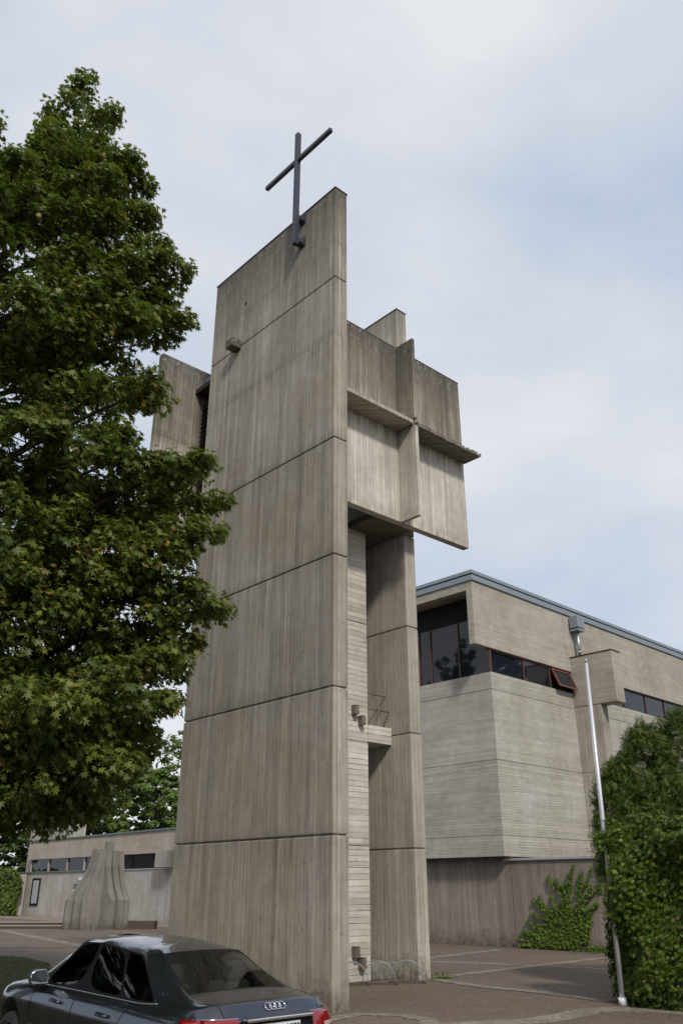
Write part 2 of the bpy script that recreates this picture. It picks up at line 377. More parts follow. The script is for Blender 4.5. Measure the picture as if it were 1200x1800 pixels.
def tmpl_spray():
    v = [(0, -.5, 0)]; f = []
    for k, (y, w) in enumerate(((-.35, .18), (-.12, .30), (.1, .27), (.3, .16))):
        for sgn in (-1, 1):
            i = len(v)
            v += [(0, y - .05, 0), (0, y + .07, 0), (sgn * w, y + .22, -.05)]
            f.append((i, i + 2, i + 1) if sgn < 0 else (i, i + 1, i + 2))
    i = len(v); v += [(-.05, .3, 0), (.05, .3, 0), (0, .6, -.02)]; f.append((i, i + 1, i + 2))
    return np.array(v), f
def leaves_mesh(name, pos, nrm, tip, size, tmpl, mat, parent, off=(0, 0, 0)):
    tv, tf = tmpl; tf = np.array(tf)
    n = len(pos)
    nrm = nrm / np.linalg.norm(nrm, axis=1, keepdims=True)
    tip = tip - nrm * (tip * nrm).sum(1, keepdims=True); tip /= (np.linalg.norm(tip, axis=1, keepdims=True) + 1e-9)
    sd = np.cross(tip, nrm)
    V = (pos - np.array(off))[:, None, :] + size[:, None, None] * (tv[None, :, 0:1] * sd[:, None, :] + tv[None, :, 1:2] * tip[:, None, :] + tv[None, :, 2:3] * nrm[:, None, :])
    F = (np.arange(n)[:, None, None] * len(tv) + tf[None]).reshape(-1, 3)
    V = V.reshape(-1, 3)
    me = bpy.data.meshes.new(name)
    me.vertices.add(len(V)); me.vertices.foreach_set('co', V.astype(np.float32).ravel())
    me.loops.add(F.size); me.loops.foreach_set('vertex_index', F.astype(np.int32).ravel())
    me.polygons.add(len(F)); me.polygons.foreach_set('loop_start', np.arange(0, F.size, 3, dtype=np.int32))
    me.polygons.foreach_set('loop_total', np.full(len(F), 3, np.int32))
    me.update(calc_edges=True)
    return link_mesh(name, me, mat, parent)
def unit(a): return a / (np.linalg.norm(a, axis=-1, keepdims=True) + 1e-9)
def cluster_leaves(rng, cen, rad, per, axis_pt=None, upb=.9, droop=.5, jit=.55):
    """leaves in flattened clumps round each centre"""
    n = len(cen); tot = n * per
    d = unit(rng.normal(size=(tot, 3))); rr = rng.random(tot) ** .45
    C_ = np.repeat(cen, per, 0); Rr = np.repeat(rad, per, 0)
    pos = C_ + d * rr[:, None] * Rr
    out = unit((pos - axis_pt) * np.array([1, 1, .15])) if axis_pt is not None else d
    nrm = unit(np.array([0, 0, upb]) + d * .55 + out * .35 + rng.normal(size=(tot, 3)) * jit * .6)
    tip = unit(out * .8 + np.array([0, 0, -droop]) + rng.normal(size=(tot, 3)) * .5)
    return pos, nrm, tip

# ============================================================ SETTING
def sheet(name, outline, z, mat, kind='structure'):
    bm = bmesh.new(); bm.faces.new([bm.verts.new((x, y, z)) for x, y in outline])
    bmesh.ops.recalc_face_normals(bm, faces=bm.faces)
    if bm.faces[:][0].normal.z < 0: bmesh.ops.reverse_faces(bm, faces=bm.faces)
    me = bpy.data.meshes.new(name); bm.to_mesh(me); bm.free()
    o = link_mesh(name, me, mat); o['kind'] = kind; return o
sheet('ground', [(-600, -600), (600, -600), (600, 600), (-600, 600)], 0, M['asphalt'])
def strip(pts, w, z=.004, wob=.04, sd=1):
    """cobble strip laid in the asphalt along pts, with slightly ragged edges"""
    rnd = random.Random(sd); P = [Vector((x, y)) for x, y in pts]; L = []
    for a, b in zip(P, P[1:]):
        n = max(2, int((b - a).length / .25))
        for i in range(n): L.append(a.lerp(b, i / n))
    L.append(P[-1])
    bm = bmesh.new(); prev = None
    for i, p in enumerate(L):
        d = (L[min(i + 1, len(L) - 1)] - L[max(i - 1, 0)]).normalized(); q = Vector((-d.y, d.x))
        a = p + q * (w / 2 + rnd.uniform(-wob, wob)); b = p - q * (w / 2 + rnd.uniform(-wob, wob))
        cur = (bm.verts.new((a.x, a.y, z)), bm.verts.new((b.x, b.y, z)))
        if prev: bm.faces.new((prev[0], prev[1], cur[1], cur[0]))
        prev = cur
    bmesh.ops.recalc_face_normals(bm, faces=bm.faces)
    me = bpy.data.meshes.new('cobble_strip'); bm.to_mesh(me); bm.free()
    o = link_mesh('cobble_strip', me, M['cobble']); o['kind'] = 'structure'
strip([(10.3, 7.4), (11.0, 5.6), (11.64, 3.83), (12.12, 1.79), (12.6, 0)], .45, .004, sd=1)
strip([(6.4, 3.25), (9.41, 3.51), (11.46, 3.72), (17.0, 4.1)], .40, .008, sd=2)
strip([(6.15, 3.05), (5.7, 1.4), (5.64, .4), (5.7, -.9), (5.35, -2.6)], .40, .012, sd=3)
strip([(10.6, 7.9), (16.6, 9.05)], .45, .004, sd=4)
strip([(-.2, -2.3), (2.2, -3.2), (3.7, -3.05), (4.35, -3.15), (4.7, -3.8), (5.2, -6.4)], .62, .004, sd=5)
strip([(-2.6, -1.2), (-.35, -.55), (.3, -.45), (.75, -1.1), (.6, -1.9), (.1, -2.4)], .34, .007, sd=6)
strip([(9.0, 37.5), (6.24, 23.58), (4.6, 15)], .6, .004, sd=7)
strip([(5.8, 30.07), (17, 23.2)], .5, .008, sd=8)
strip([(0, 26.3), (5.8, 20.9), (12, 15)], .4, .012, sd=9)
strip([(14.2, 40), (13.16, 32.86), (12.25, 25.59), (11, 18)], .5, .016, sd=10)
sheet('paving', [(18.2, 33.5), (22.2, 33.5), (22.2, 78), (17.9, 78), (17.9, 50)], .006, M['paving'])
# grass island under the maple
gi = [(-16, -4.5), (-9.5, -5.0), (-3.9, 3.0), (-2.9, 6.0), (-1.9, 8.6), (-.3, 11.2), (1.0, 14.2), (1.5, 17.2), (.6, 19.8), (-3, 21), (-12, 20), (-18, 8)]
sheet('lawn_soil', gi, .02, M['soil'])
def inpoly(x, y, poly):
    c = np.zeros(len(x), bool); n = len(poly); j = n - 1
    for i in range(n):
        xi, yi = poly[i]; xj, yj = poly[j]
        k = ((yi > y) != (yj > y)) & (x < (xj - xi) * (y - yi) / (yj - yi + 1e-12) + xi); c ^= k; j = i
    return c
rng = np.random.default_rng(3)
gx = rng.uniform(-16, 1.3, 60000); gy = rng.uniform(-4, 21, 60000); k = inpoly(gx, gy, gi)
gx, gy = gx[k], gy[k]; n = len(gx)
bt = (np.array([(-.09, 0, 0), (.09, 0, 0), (.02, 1, .12), (.2, .1, 0), (.34, .1, 0), (.36, .8, .2)]), [(0, 1, 2), (3, 4, 5)])
go = leaves_mesh('grass', np.stack([gx, gy, np.full(n, .02)], 1), rng.normal(size=(n, 3)) * np.array([1, 1, .1]), unit(np.stack([rng.normal(size=n) * .35, rng.normal(size=n) * .35, np.ones(n)], 1)), rng.uniform(.03, .07, n), bt, M['grass'], None)
tag(go, 'dark mown grass on the verge beyond the parked car', 'grass', kind='stuff')

n = 420; fx = rng.uniform(-6, 16, n); fy = rng.uniform(-6, 24, n); k = ~((fx > -.2) & (fx < .7) & (fy < 6.2) & (fy > -.2)); fx, fy = fx[k], fy[k]; n = len(fx)
M['dry_leaf'] = leafmat('dry leaves', (.16, .10, .04), (.28, .20, .08), (.34, .28, .10), (.2, .07, .03), .1, .1)
fo = leaves_mesh('fallen_leaves', np.stack([fx, fy, np.full(n, .03)], 1), np.tile(np.array([0., 0, 1.]), (n, 1)) + rng.normal(size=(n, 3)) * .15, rng.normal(size=(n, 3)), rng.uniform(.05, .11, n), tmpl_maple(), M['dry_leaf'], None)
tag(fo, 'scattered small dry leaves lying on the brown asphalt', 'fallen leaves', kind='stuff')
# two low steps up to the plaza
st = MB()
a0, a1 = np.array((8.2, 41.5)), np.array((13.6, 36.4)); dd = (a1 - a0) / np.linalg.norm(a1 - a0); nn = np.array((-dd[1], dd[0])) * -1
def obox(mb, p, d, L, w, z0, z1, nrm):
    q = [p, p + d * L, p + d * L + nrm * w, p + nrm * w]
    lo = [mb.bm.verts.new((a[0], a[1], z0)) for a in q]; hi = [mb.bm.verts.new((a[0], a[1], z1)) for a in q]
    mb.bm.faces.new(lo[::-1]); mb.bm.faces.new(hi)
    for i in range(4): mb.bm.faces.new((lo[i], lo[(i + 1) % 4], hi[(i + 1) % 4], hi[i]))
M['step'] = plain('step riser stone', (.085, .065, .055), .9, 0, .3, 6, .2)
M['step_top'] = plain('pale step edge', (.30, .26, .22), .85, 0, .2, 8, .2)
s_root = thing('plaza_steps', 'two long low steps with pale edges left of the concrete fountain', 'steps', (float(a0[0]), float(a0[1]), 0))
nrm_ = np.array((0.67, 0.74))
for i, z in enumerate((.0, .17)):
    o_ = nrm_ * (i * .75); zz = z
    m1 = MB(); obox(m1, a0 - dd * 14 + o_, dd, 20.6, .8, zz, zz + .13, nrm_); m1.build('riser', M['step'], s_root)
    m1 = MB(); obox(m1, a0 - dd * 14 + o_ - nrm_ * .02, dd, 20.6, .84, zz + .133, zz + .17, nrm_); m1.build('tread', M['step_top'], s_root)

# ============================================================ BELL TOWER
tower = thing('bell_tower', 'tall brutalist concrete bell tower of upright board marked slabs with an offset upper box', 'bell tower', (3, 4, 0))
def slab(x0, x1, y0, y1, joints, ztop, g=.035, depth=.04, bev=.022):
    m = MB(); zs = [0] + joints + [ztop]
    for a, b in zip(zs, zs[1:]):
        m.box(x0, x1, y0, y1, a + (g / 2 if a > 0 else -.3), b - (g / 2 if b < ztop else 0), bev)
    m.box(x0 + depth, x1 - depth, y0 + depth, y1 - depth, 0, ztop - .2)
    return m
slab(0, .44, 0, 5.93, [3.11, 6.12, 9.2, 12.3, 17.3], 20.5).build('front_slab', M['tower'], tower)
slab(5.63, 6.09, 3.03, 9.2, [3.1, 6.13, 9.25, 12.22], 20.9).build('rear_slab', M['tower_side'], tower)
MB().box(-.02, .46, -.02, 5.95, 20.503, 20.54, .004).build('slab_cap', M['zinc_dark'], tower)
MB().box(5.61, 6.11, 3.01, 9.22, 20.903, 20.94, .004).build('slab_cap', M['zinc_dark'], tower)
# core wall with horizontal boards
m = MB(); zs = [0, 3.15, 6.13 - .28, 9.27, 12.2]
for a, b in zip(zs, zs[1:]): m.box(.5, 4.70, 3.8, 6.4, a + (.012 if a else 0), b - (.012 if b < 12 else 0), .012)
m.box(.55, 4.66, 3.84, 6.3, 0, 12.1)
m.build('core_wall', M['hboard'], tower)
MB().box(4.703, 5.628, 3.78, 5.0, 5.87, 6.34, .012).build('balcony', M['hboard'], tower)
MB().box(4.703, 5.628, 3.76, 5.3, 0, .40, .03).build('low_block', M['plinth'], tower)
m = MB(); m.box(1.0, 5.60, 6.6, 6.9, 0, 12.1); m.build('back_wall', M['tower_side'], tower)
m = MB()
for a, b in (((4.70, 3.86, 7.24), (5.48, 3.86, 7.24)), ((4.70, 3.86, 6.81), (5.61, 3.86, 6.81)), ((5.48, 3.86, 7.24), (4.78, 3.90, 6.36)), ((5.61, 3.86, 6.81), (5.40, 3.9, 6.35))):
    m.tube([a, b], .013, 6)
m.build('railing', M['rail'], tower)
# chamber: soffit, roof, rear walls, louvres
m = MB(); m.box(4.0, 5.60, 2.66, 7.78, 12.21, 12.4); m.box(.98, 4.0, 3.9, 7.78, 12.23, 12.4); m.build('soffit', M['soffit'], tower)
m = MB(); m.box(.98, 5.60, 2.66, 7.78, 18.0, 18.2); m.build('chamber_roof', M['tower_side'], tower)
m = MB(); m.box(1.30, 1.42, 2.66, 7.78, 12.42, 17.98); m.build('chamber_wall', M['dark'], tower)
MB().box(.50, 8.02, 2.40, 2.65, 12.19, 18.52, .02).build('hanging_panel', M['panel'], tower)
MB().box(-.74, 3.4, 7.80, 8.04, 12.15, 18.50, .02).build('hanging_panel', M['panel'], tower)
MB().box(.50, 8.03, 2.39, 2.66, 18.523, 18.545).build('panel_cap', M['zinc_dark'], tower)
lv = MB(); z = 12.55
while z < 17.3:
    lv.bar((.98, 2.7, z), (.98, 7.78, z), .20, .02, up=(-.6, 0, .8)); z += .17
lv.build('louvre_slats', M['rust'], tower)
MB().box(.62, 1.28, 2.7, 7.79, 17.45, 17.62).build('louvre_hood', M['dark_red'], tower)
MB().box(1.05, 1.28, 2.7, 7.79, 12.42, 12.55).build('louvre_sill', M['dark_red'], tower)
# ledges and fins in front of the hanging panel
def ragged(m, x0, x1, y0, y1, z0, z1, n=40, amp=.03, sd=1):
    r_ = random.Random(sd); P = []
    for i in range(n + 1):
        x = x0 + (x1 - x0) * i / n; j = abs(r_.gauss(0, amp)) if 0 < i < n else 0
        P.append((m.bm.verts.new((x, y0 + j * .8, z0)), m.bm.verts.new((x, y0 + j, z1 - j * .8)), m.bm.verts.new((x, y1, z1)), m.bm.verts.new((x, y1, z0))))
    for a, b in zip(P, P[1:]):
        for k in range(4): m.bm.faces.new((a[k], a[(k + 1) % 4], b[(k + 1) % 4], b[k]))
    m.bm.faces.new(P[0]); m.bm.faces.new(P[-1][::-1])
m = MB(); m.box(.50, 4.79, 1.68, 2.397, 15.30, 15.43, .008); m.build('ledge', M['tower_side'], tower)
M['ledge_old'] = concrete('weathered ledge concrete', (.27, .245, .20), 'V', .15, .6, top=15.45, toplen=.25, foot=False)
m = MB(); ragged(m, 4.96, 8.06, 1.66, 2.397, 15.29, 15.42, 70, .022, 3); m.build('ledge', M['ledge_old'], tower)
MB().box(4.81, 4.94, 1.63, 2.397, 12.17, 15.24, .012).build('fin', M['panel'], tower)
MB().box(4.81, 4.93, 1.63, 2.397, 15.50, 18.50, .012).build('fin', M['panel'], tower)
MB().box(4.82, 4.92, 1.75, 2.397, 15.24, 15.50).build('fin_gap', M['ledge_old'], tower)
# concrete stub with its own weathering, high on the wide face
MB().box(-.35, -.003, 4.30, 4.64, 17.17, 17.47, .025).build('stub_beam', M['ledge_old'], tower)
m = MB(); m.box(-.012, -.002, 4.14, 4.22, 18.78, 18.86); m.build('cast_in_fitting', M['dark'], tower)

# cross
cr_ = thing('cross', 'dark steel cross standing above the top edge of the tower slab', 'cross', (-.28, 1.44, 19.2))
MB().box(-.35, -.21, 1.37, 1.51, 19.20, 23.62, .006).build('upright', M['cross'], cr_)
m = MB(); m.box(-.34, -.22, 1.513, 2.98, 22.43, 22.555, .006); m.box(-.34, -.22, -.12, 1.367, 22.43, 22.555, .006); m.build('crossbar', M['cross'], cr_)
for z in (19.28, 20.16):
    m = MB(); m.box(-.197, -.004, 1.33, 1.55, z, z + .03); m.box(-.197, -.004, 1.42, 1.46, z + .03, z + .22); m.box(-.03, -.004, 1.30, 1.58, z - .05, z + .3); m.build('bracket', M['cross'], cr_)

# small lamps on the core wall
def wall_lamp(x, z, label):
    t = thing('wall_lamp', label, 'wall lamp', (x, 3.8, z), 0, 'brown box lamps on the tower core wall')
    MB().box(x - .07, x + .07, 3.62, 3.797, z - .12, z + .12, .02).build('housing', M['brown_metal'], t)
    MB().box(x - .072, x + .072, 3.615, 3.797, z + .123, z + .135, .002).build('cover', M['rail'], t)
    MB().box(x + .072, x + .12, 3.66, 3.797, z - .09, z - .05).build('bracket', M['rail'], t)
    return t
wall_lamp(4.13, 6.66, 'small brown box lamp above the balcony level on the tower core, upper of the pair')
wall_lamp(4.38, 6.40, 'small brown box lamp beside the balcony on the tower core, lower of the pair')
wall_lamp(4.10, .66, 'small brown box lamp above the bike rack, upper of the two near the ground')
wall_lamp(4.31, .41, 'small brown box lamp just above the bike rack, lower of the two near the ground')

# bike rack: three double hoops on ground bars
def hoop(c, label):
    t = thing('bike_hoop', label, 'bike rack', (c[0], c[1], 0), 0, 'steel bicycle hoops at the tower foot')
    d = Vector((.72, -.69, 0)).normalized(); q = Vector((d.y, -d.x, 0)) * -1
    for s in (-1, 1):
        m = MB(); P = []
        for i in range(17):
            a = math.pi * i / 16
            P.append(Vector((c[0], c[1], 0)) + d * (-.40 * math.cos(a)) + Vector((0, 0, .50 * math.sin(a) ** .85)) + q * (s * (.035 - .02 * math.sin(a)) + .0))
        m.tube(P, .010, 7); m.build('hoop', M['zinc'], t)
    m = MB(); b = Vector((c[0], c[1], .022))
    for s in (-1, 1): m.bar(b + d * (-.47) + q * s * .10, b + d * .47 + q * s * .10, .03, .025)
    for s in (-1, 1): m.bar(b + d * (.40 * s) - q * .14 + Vector((0, 0, .012)), b + d * (.40 * s) + q * .14 + Vector((0, 0, .012)), .04, .008)
    m.build('ground_bar', M['rail'], t)
hoop((3.62, 3.36), 'bike hoop half hidden behind the tower slab')
hoop((4.24, 3.05), 'middle hoop of the bike rack under the lamps')
hoop((4.98, 2.82), 'bike hoop nearest the rear slab of the tower')

# ============================================================ CHURCH (its own frame, turned 1.5 degrees)
CH = thing('church', 'pale concrete church hall with ribbon windows, upper wall overhang and grey metal roof edge', 'church', (0, 0, 0), R(1.5))
# the empty stands at the corner of the base wall
_bl = Matrix.Rotation(R(1.5), 3, 'Z') @ Vector((18.11, 8.7, 0)); CH.location = _bl; CH['_off'] = [18.11, 8.7, 0.0]
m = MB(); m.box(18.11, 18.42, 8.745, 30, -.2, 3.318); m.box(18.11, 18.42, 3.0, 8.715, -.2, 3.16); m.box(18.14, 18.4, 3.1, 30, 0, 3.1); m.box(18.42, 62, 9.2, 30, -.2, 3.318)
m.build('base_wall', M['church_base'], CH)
MB().box(18.03, 18.46, 3.0, 8.98, 3.163, 3.25, .004).build('coping', M['coping'], CH)
MB().box(17.66, 18.08, 8.66, 30, 3.25, 3.318).build('shadow_gap_trim', M['dark_red'], CH)
def hbody(x0, x1, y0, y1, zs, g=.02, bev=.012):
    m = MB()
    for a, b in zip(zs, zs[1:]): m.box(x0, x1, y0, y1, a + (g / 2 if a != zs[0] else 0), b - (g / 2 if b != zs[-1] else 0), bev)
    m.box(x0 + .03, x1 - .03, y0 + .03, y1 - .03, zs[0] + .1, zs[-1] - .1)
    return m
hbody(17.6, 24.24, 8.6, 30, [3.32, 4.12, 7.1, 10.1, 10.86]).build('wall', M['church'], CH)
m = hbody(24.86, 31.0, 8.62, 30, [3.32, 4.12, 7.1, 10.1, 10.86])
for a, b in zip([3.32, 7.1, 10.1], [7.1, 10.1, 10.86]): m.box(31.02, 62, 8.62, 30, a + .01, b - .01, .012)
m.build('wall', M['church'], CH)
m = hbody(24.24, 24.86, 7.2, 9.0, [0, 4.12, 7.1, 10.17], bev=.015); m.build('pillar', M['tower_side'], CH)
MB().box(24.22, 25.02, 6.30, 8.597, 10.18, 12.62, .015).build('box_beam', M['church_up'], CH)
MB().box(24.19, 25.05, 6.27, 8.60, 12.623, 12.66).build('beam_cap', M['dark_red'], CH)
# upper wall with vertical joints
m = MB()
for a, b in ((16.56, 24.0), (24.02, 24.9), (24.92, 31.3), (31.32, 62)): m.box(a, b, 8.55, 8.88, 11.93, 14.86, .012 if a < 17 else .006)
m.box(16.6, 61.9, 8.58, 8.86, 11.96, 14.8); m.build('upper_wall', M['church_up'], CH)
MB().box(16.56, 16.92, 8.90, 30, 14.45, 14.86, .012).build('roof_beam', M['church_up'], CH)
MB().box(16.92, 62, 8.89, 30, 14.60, 14.85).build('soffit', M['church_up'], CH)
m = MB(); m.box(16.50, 62, 8.47, 30, 14.863, 15.12, .006); m.build('roof_edge', M['zinc'], CH)
m = MB(); m.box(16.52, 62, 8.49, 30, 15.123, 15.16); m.build('roof_gap', M['dark'], CH)
m = MB(); m.box(16.46, 62, 8.43, 30, 15.163, 15.33, .01); m.build('roof_cap', M['zinc'], CH)
# window strips: dark band, glass panes with red brown bars
MB().box(17.80, 18.0, 9.1, 30, 13.45, 14.55).build('dark_band', M['dark'], CH)
MB().box(18.2, 61.9, 9.3, 30, 10.9, 14.5).build('room_dark', M['dark'], CH)
MB().box(17.62, 24.2, 8.66, 9.2, 10.862, 10.90).build('window_sill', M['dark_red'], CH)
MB().box(17.9, 24.2, 8.68, 8.90, 11.86, 11.927).build('window_head', M['frame'], CH)
def window(parts, bars, label=None):
    """one window: a glass pane mesh with its bars as sub-part"""
    f = parts.build('window', M['win'], CH); f['_off'] = list(CH['_off'])
    b = bars.build('window_frame', M['frame'], f); return f
# left glazing, plane X = 17.72
ys = [8.60, 10.36, 12.05, 12.75, 14.6, 16.4, 18.2]
for a, b in zip(ys, ys[1:]):
    p = MB(); p.box(17.715, 17.73, a + .03, b - .03, 10.9, 13.45)
    q = MB(); q.box(17.66, 17.76, b - .035, b + .035, 10.87, 13.45)
    w1 = window(p, q)
    if a == 8.60: q = MB(); q.box(17.64, 17.74, 8.62, 8.70, 10.87, 11.925); q.build('corner_post', M['frame'], w1)
xs = [17.72, 20.28, 22.45]
for a, b in zip(xs, xs[1:]):
    p = MB(); p.box(a + .03, b - .03, 8.715, 8.73, 10.9, 11.87)
    q = MB(); q.box(b - .035, b + .035, 8.66, 8.78, 10.87, 11.90); window(p, q)
# top hung sash standing open
aw = bpy.data.objects.new('open_window', None); col.objects.link(aw); aw.parent = CH; aw['label'] = 'awning window standing open'
aw['_off'] = list(CH['_off'])
def tilt(m, x0, x1, zt, zb, y, out):
    A = Vector((x0, y, zt)); B = Vector((x1, y, zt)); Cc = Vector((x1, y - out, zb)); D = Vector((x0, y - out, zb))
    for a, b in ((A, B), (B, Cc), (Cc, D), (D, A)): m.bar(a, b, .07, .06, up=(0, -1, .5))
m = MB(); tilt(m, 22.6, 24.1, 11.82, 10.98, 8.62, .36); m.build('sash', M['orange_wood'], aw)
m = MB(); v = [m.bm.verts.new(p) for p in ((22.6, 8.62, 11.82), (24.1, 8.62, 11.82), (24.1, 8.27, 10.98), (22.6, 8.27, 10.98))]; m.bm.faces.new(v); v = [m.bm.verts.new(p) for p in ((22.6, 8.635, 11.82), (24.1, 8.635, 11.82), (24.1, 8.285, 10.98), (22.6, 8.285, 10.98))]; m.bm.faces.new(v[::-1])
m.build('pane', M['win'], aw)
m = MB(); m.box(22.5, 24.2, 8.9, 9.0, 10.87, 11.92); m.build('opening', M['dark'], aw)
xs = [25.1, 27.2, 29.4, 31.8, 34.0, 36.2, 38.4, 40.6]
MB().box(24.9, 62, 8.68, 8.90, 11.86, 11.927).build('window_head', M['frame'], CH)
for a, b in zip(xs, xs[1:]):
    p = MB(); p.box(a + .03, b - .03, 8.715, 8.73, 10.9, 11.87)
    q = MB(); q.box(b - .035, b + .035, 8.66, 8.78, 10.87, 11.90); window(p, q)
m = MB(); m.box(24.42, 25.08, 8.0, 8.46, 14.18, 14.78, .012); m.box(24.45, 25.05, 8.0, 8.46, 14.02, 14.12); m.build('rainwater_head', M['zinc'], CH)
m = MB(); m.tube([(24.72, 8.25, 14.05), (24.72, 8.25, 12.67)], .09, 12); m.tube([(24.72, 8.25, 13.0), (24.72, 8.25, 12.9)], .105, 12); m.build('downpipe', M['galv'], CH)

# ============================================================ LOW PARISH BUILDING (left, far)
PB = thing('parish_building', 'long low concrete building with dark ribbon window behind the fountain', 'building', (22, 50, 0))
MB().box(22.0, 40, 36, 66.0, 4.5, 6.0, .02).build('upper_wall', M['far_up'], PB)
MB().box(21.9, 40, 36, 66.1, 6.003, 6.13, .02).build('roof_edge', M['green_trim'], PB)
m = MB(); m.box(22.35, 39.5, 36, 50.5, 3.47, 4.497); m.build('ribbon_window', M['dark_glass'], PB); m = MB(); m.box(22.25, 39.5, 50.5, 66.0, 3.47, 4.497); m.build('ribbon_window', M['win_far'], PB)
m = MB(); m.box(22.05, 40, 36, 51.7, -.2, 3.42, .02); m.build('lower_wall', M['far_low'], PB)
MB().box(21.98, 22.4, 36, 51.7, 3.423, 3.48).build('sill', M['coping'], PB)
m = MB(); m.box(21.6, 40, 52.6, 68, -.2, 3.40, .02); m.build('lower_wall', M['far_low'], PB)
m = MB(); m.box(22.3, 40, 51.7, 52.6, -.2, 3.46); m.build('recess', M['far_up'], PB)
MB().box(21.5, 22.4, 52.6, 70, 3.403, 3.50).build('coping', M['green_trim'], PB)
for y in (53.0, 55.3, 58.4, 62.0, 65.6):
    MB().box(22.15, 22.27, y - .10, y + .10, 3.5, 4.5).build('window_post', M['far_up'], PB)
for y in (44.6, 48.0):
    MB().box(22.2, 22.26, y - .03, y + .03, 3.47, 4.5).build('window_post', M['dark'], PB)
MB().box(21.25, 21.997, 41.2, 42.7, 3.5, 4.62, .02).build('beam_end', M['far_low'], PB)
w_ = MB().box(21.55, 21.597, 61.9, 63.3, .9, 2.9).build('window', M['win_far'], PB); w_['_off'] = [22, 50, 0]
m = MB(); m.box(21.52, 21.548, 62.05, 62.5, 1.0, 2.8); m.box(21.52, 21.548, 62.6, 63.1, 1.0, 2.8); m.build('curtain', M['curtain'], w_)
m = MB()
for a in ((61.8, 61.9), (63.3, 63.4)): m.box(21.53, 21.62, a[0], a[1], .82, 2.98)
m.box(21.53, 21.62, 61.9, 63.3, .82, .9); m.box(21.53, 21.62, 61.9, 63.3, 2.9, 2.98); m.build('window_frame', M['dark'], w_)
t = tag(MB().box(21.50, 21.597, 54.0, 55.4, 1.75, 2.5).build('notice_board', [M['bluegrey']]), 'grey notice board with a small white sheet on the far wall left of the fountain', 'notice board')
tag(MB().box(21.47, 21.497, 54.9, 55.3, 1.80, 2.10).build('paper', M['sign'], t, off=(0, 0, 0)))
tag(MB().box(21.55, 21.597, 54.3, 54.8, 2.75, 2.98).build('wall_sign', M['sign']), 'small blank white plate above the grey notice board', 'sign')
m = MB(); m.box(23.2, 24.4, 60.2, 66.6, 6.13, 8.3, .02); m.box(23.0, 24.2, 66.63, 68.6, 0, 8.1, .02); m.build('chimney_wall', M['far_low'], PB)

# ============================================================ FLARED CONCRETE FOUNTAIN
fc = CAM + FW * 54.0 + RT * (-13.95)
FT = thing('concrete_fountain', 'flared concrete fountain of thick curving fins in front of the low building', 'fountain', (float(fc[0]), float(fc[1]), 0))
def fin(ang, r_out, r_top, ztop, th, off=0.0):
    P = [(0.0, 0.0), (r_out, 0.0), (r_out + .02, .7), (r_out, 1.55)]
    for i in range(1, 13):
        a = i / 12; P.append((r_out + (r_top - r_out) * (1 - (1 - a) ** 1.9), 1.55 + (ztop - 1.55) * a ** 1.05))
    P.append((0.0, ztop))
    m = MB(); m.prism(P, 1, -th / 2, th / 2)
    bmesh.ops.transform(m.bm, matrix=Matrix.Rotation(ang, 4, 'Z') @ Matrix.Translation((0, off, 0)), verts=m.bm.verts)
    m.build('fin', M['plinth'], FT, off=(0, 0, 0))
base_a = HD - math.pi / 2       # faces the camera sideways
# four bundles of parallel fins at right angles
for off, ro, zt_ in ((-.55, 2.05, 4.3), (0, 1.75, 4.3), (.52, 1.45, 4.1)): fin(base_a + R(212), ro, .80, zt_, .36, off)
for off, ro in ((-.45, 1.4), (.02, 1.6), (.5, 1.5)): fin(base_a + R(322), ro, .6, 4.2, .36, off)
for off in (-.4, .1): fin(base_a + R(50), 1.3, .6, 4.2, .36, off)
for off in (-.4, .4): fin(base_a + R(126), 1.6, .7, 4.2, .36, off)
m = MB(); m.box(-.22, .22, -.22, .22, 4.2, 4.72, .02); m.build('spout_block', M['plinth'], FT, off=(0, 0, 0))
wb = CAM + FW * 53.6 + RT * (-12.6)
m = MB(); obox(m, wb[:2] - RT[:2] * .3, RT[:2], 2.1, .9, 0, .42, FW[:2])
tag(m.build('low_bench_wall', M['step'], off=(0, 0, 0)), 'low dark brown block wall at the right foot of the fountain', 'low wall')

# ============================================================ FLAGPOLE
FP = thing('flagpole', 'slender silver flagpole standing beside the creeper covered wall', 'flagpole', (5.0, -3.05, 0))
MB().tube([(5.0, -3.05, .1), (5.05, -3.07, 3.5), (5.11, -3.10, 6.92)], [.054, .046, .032], 16).build('shaft', M['pole'], FP)
MB().tube([(5.0, -3.05, 0), (5.0, -3.05, .14)], .085, 16).build('sleeve', M['white_paint'], FP)
m = MB(); m.tube([(5.11, -3.10, 6.92), (5.11, -3.10, 6.99)], [.045, .03], 12); m.bar((5.11, -3.10, 6.93), (5.05, -3.07, 6.93), .03); m.build('finial', M['galv'], FP)
m = MB(); m.tube([(4.94, -3.0, 1.35), (4.94, -3.0, 1.5)], .012, 6); m.tube([(4.955, -3.05, .5), (4.99, -3.05, 3.5), (5.055, -3.08, 6.9)], .005, 5, mi=0); m.build('halyard', M['galv'], FP)

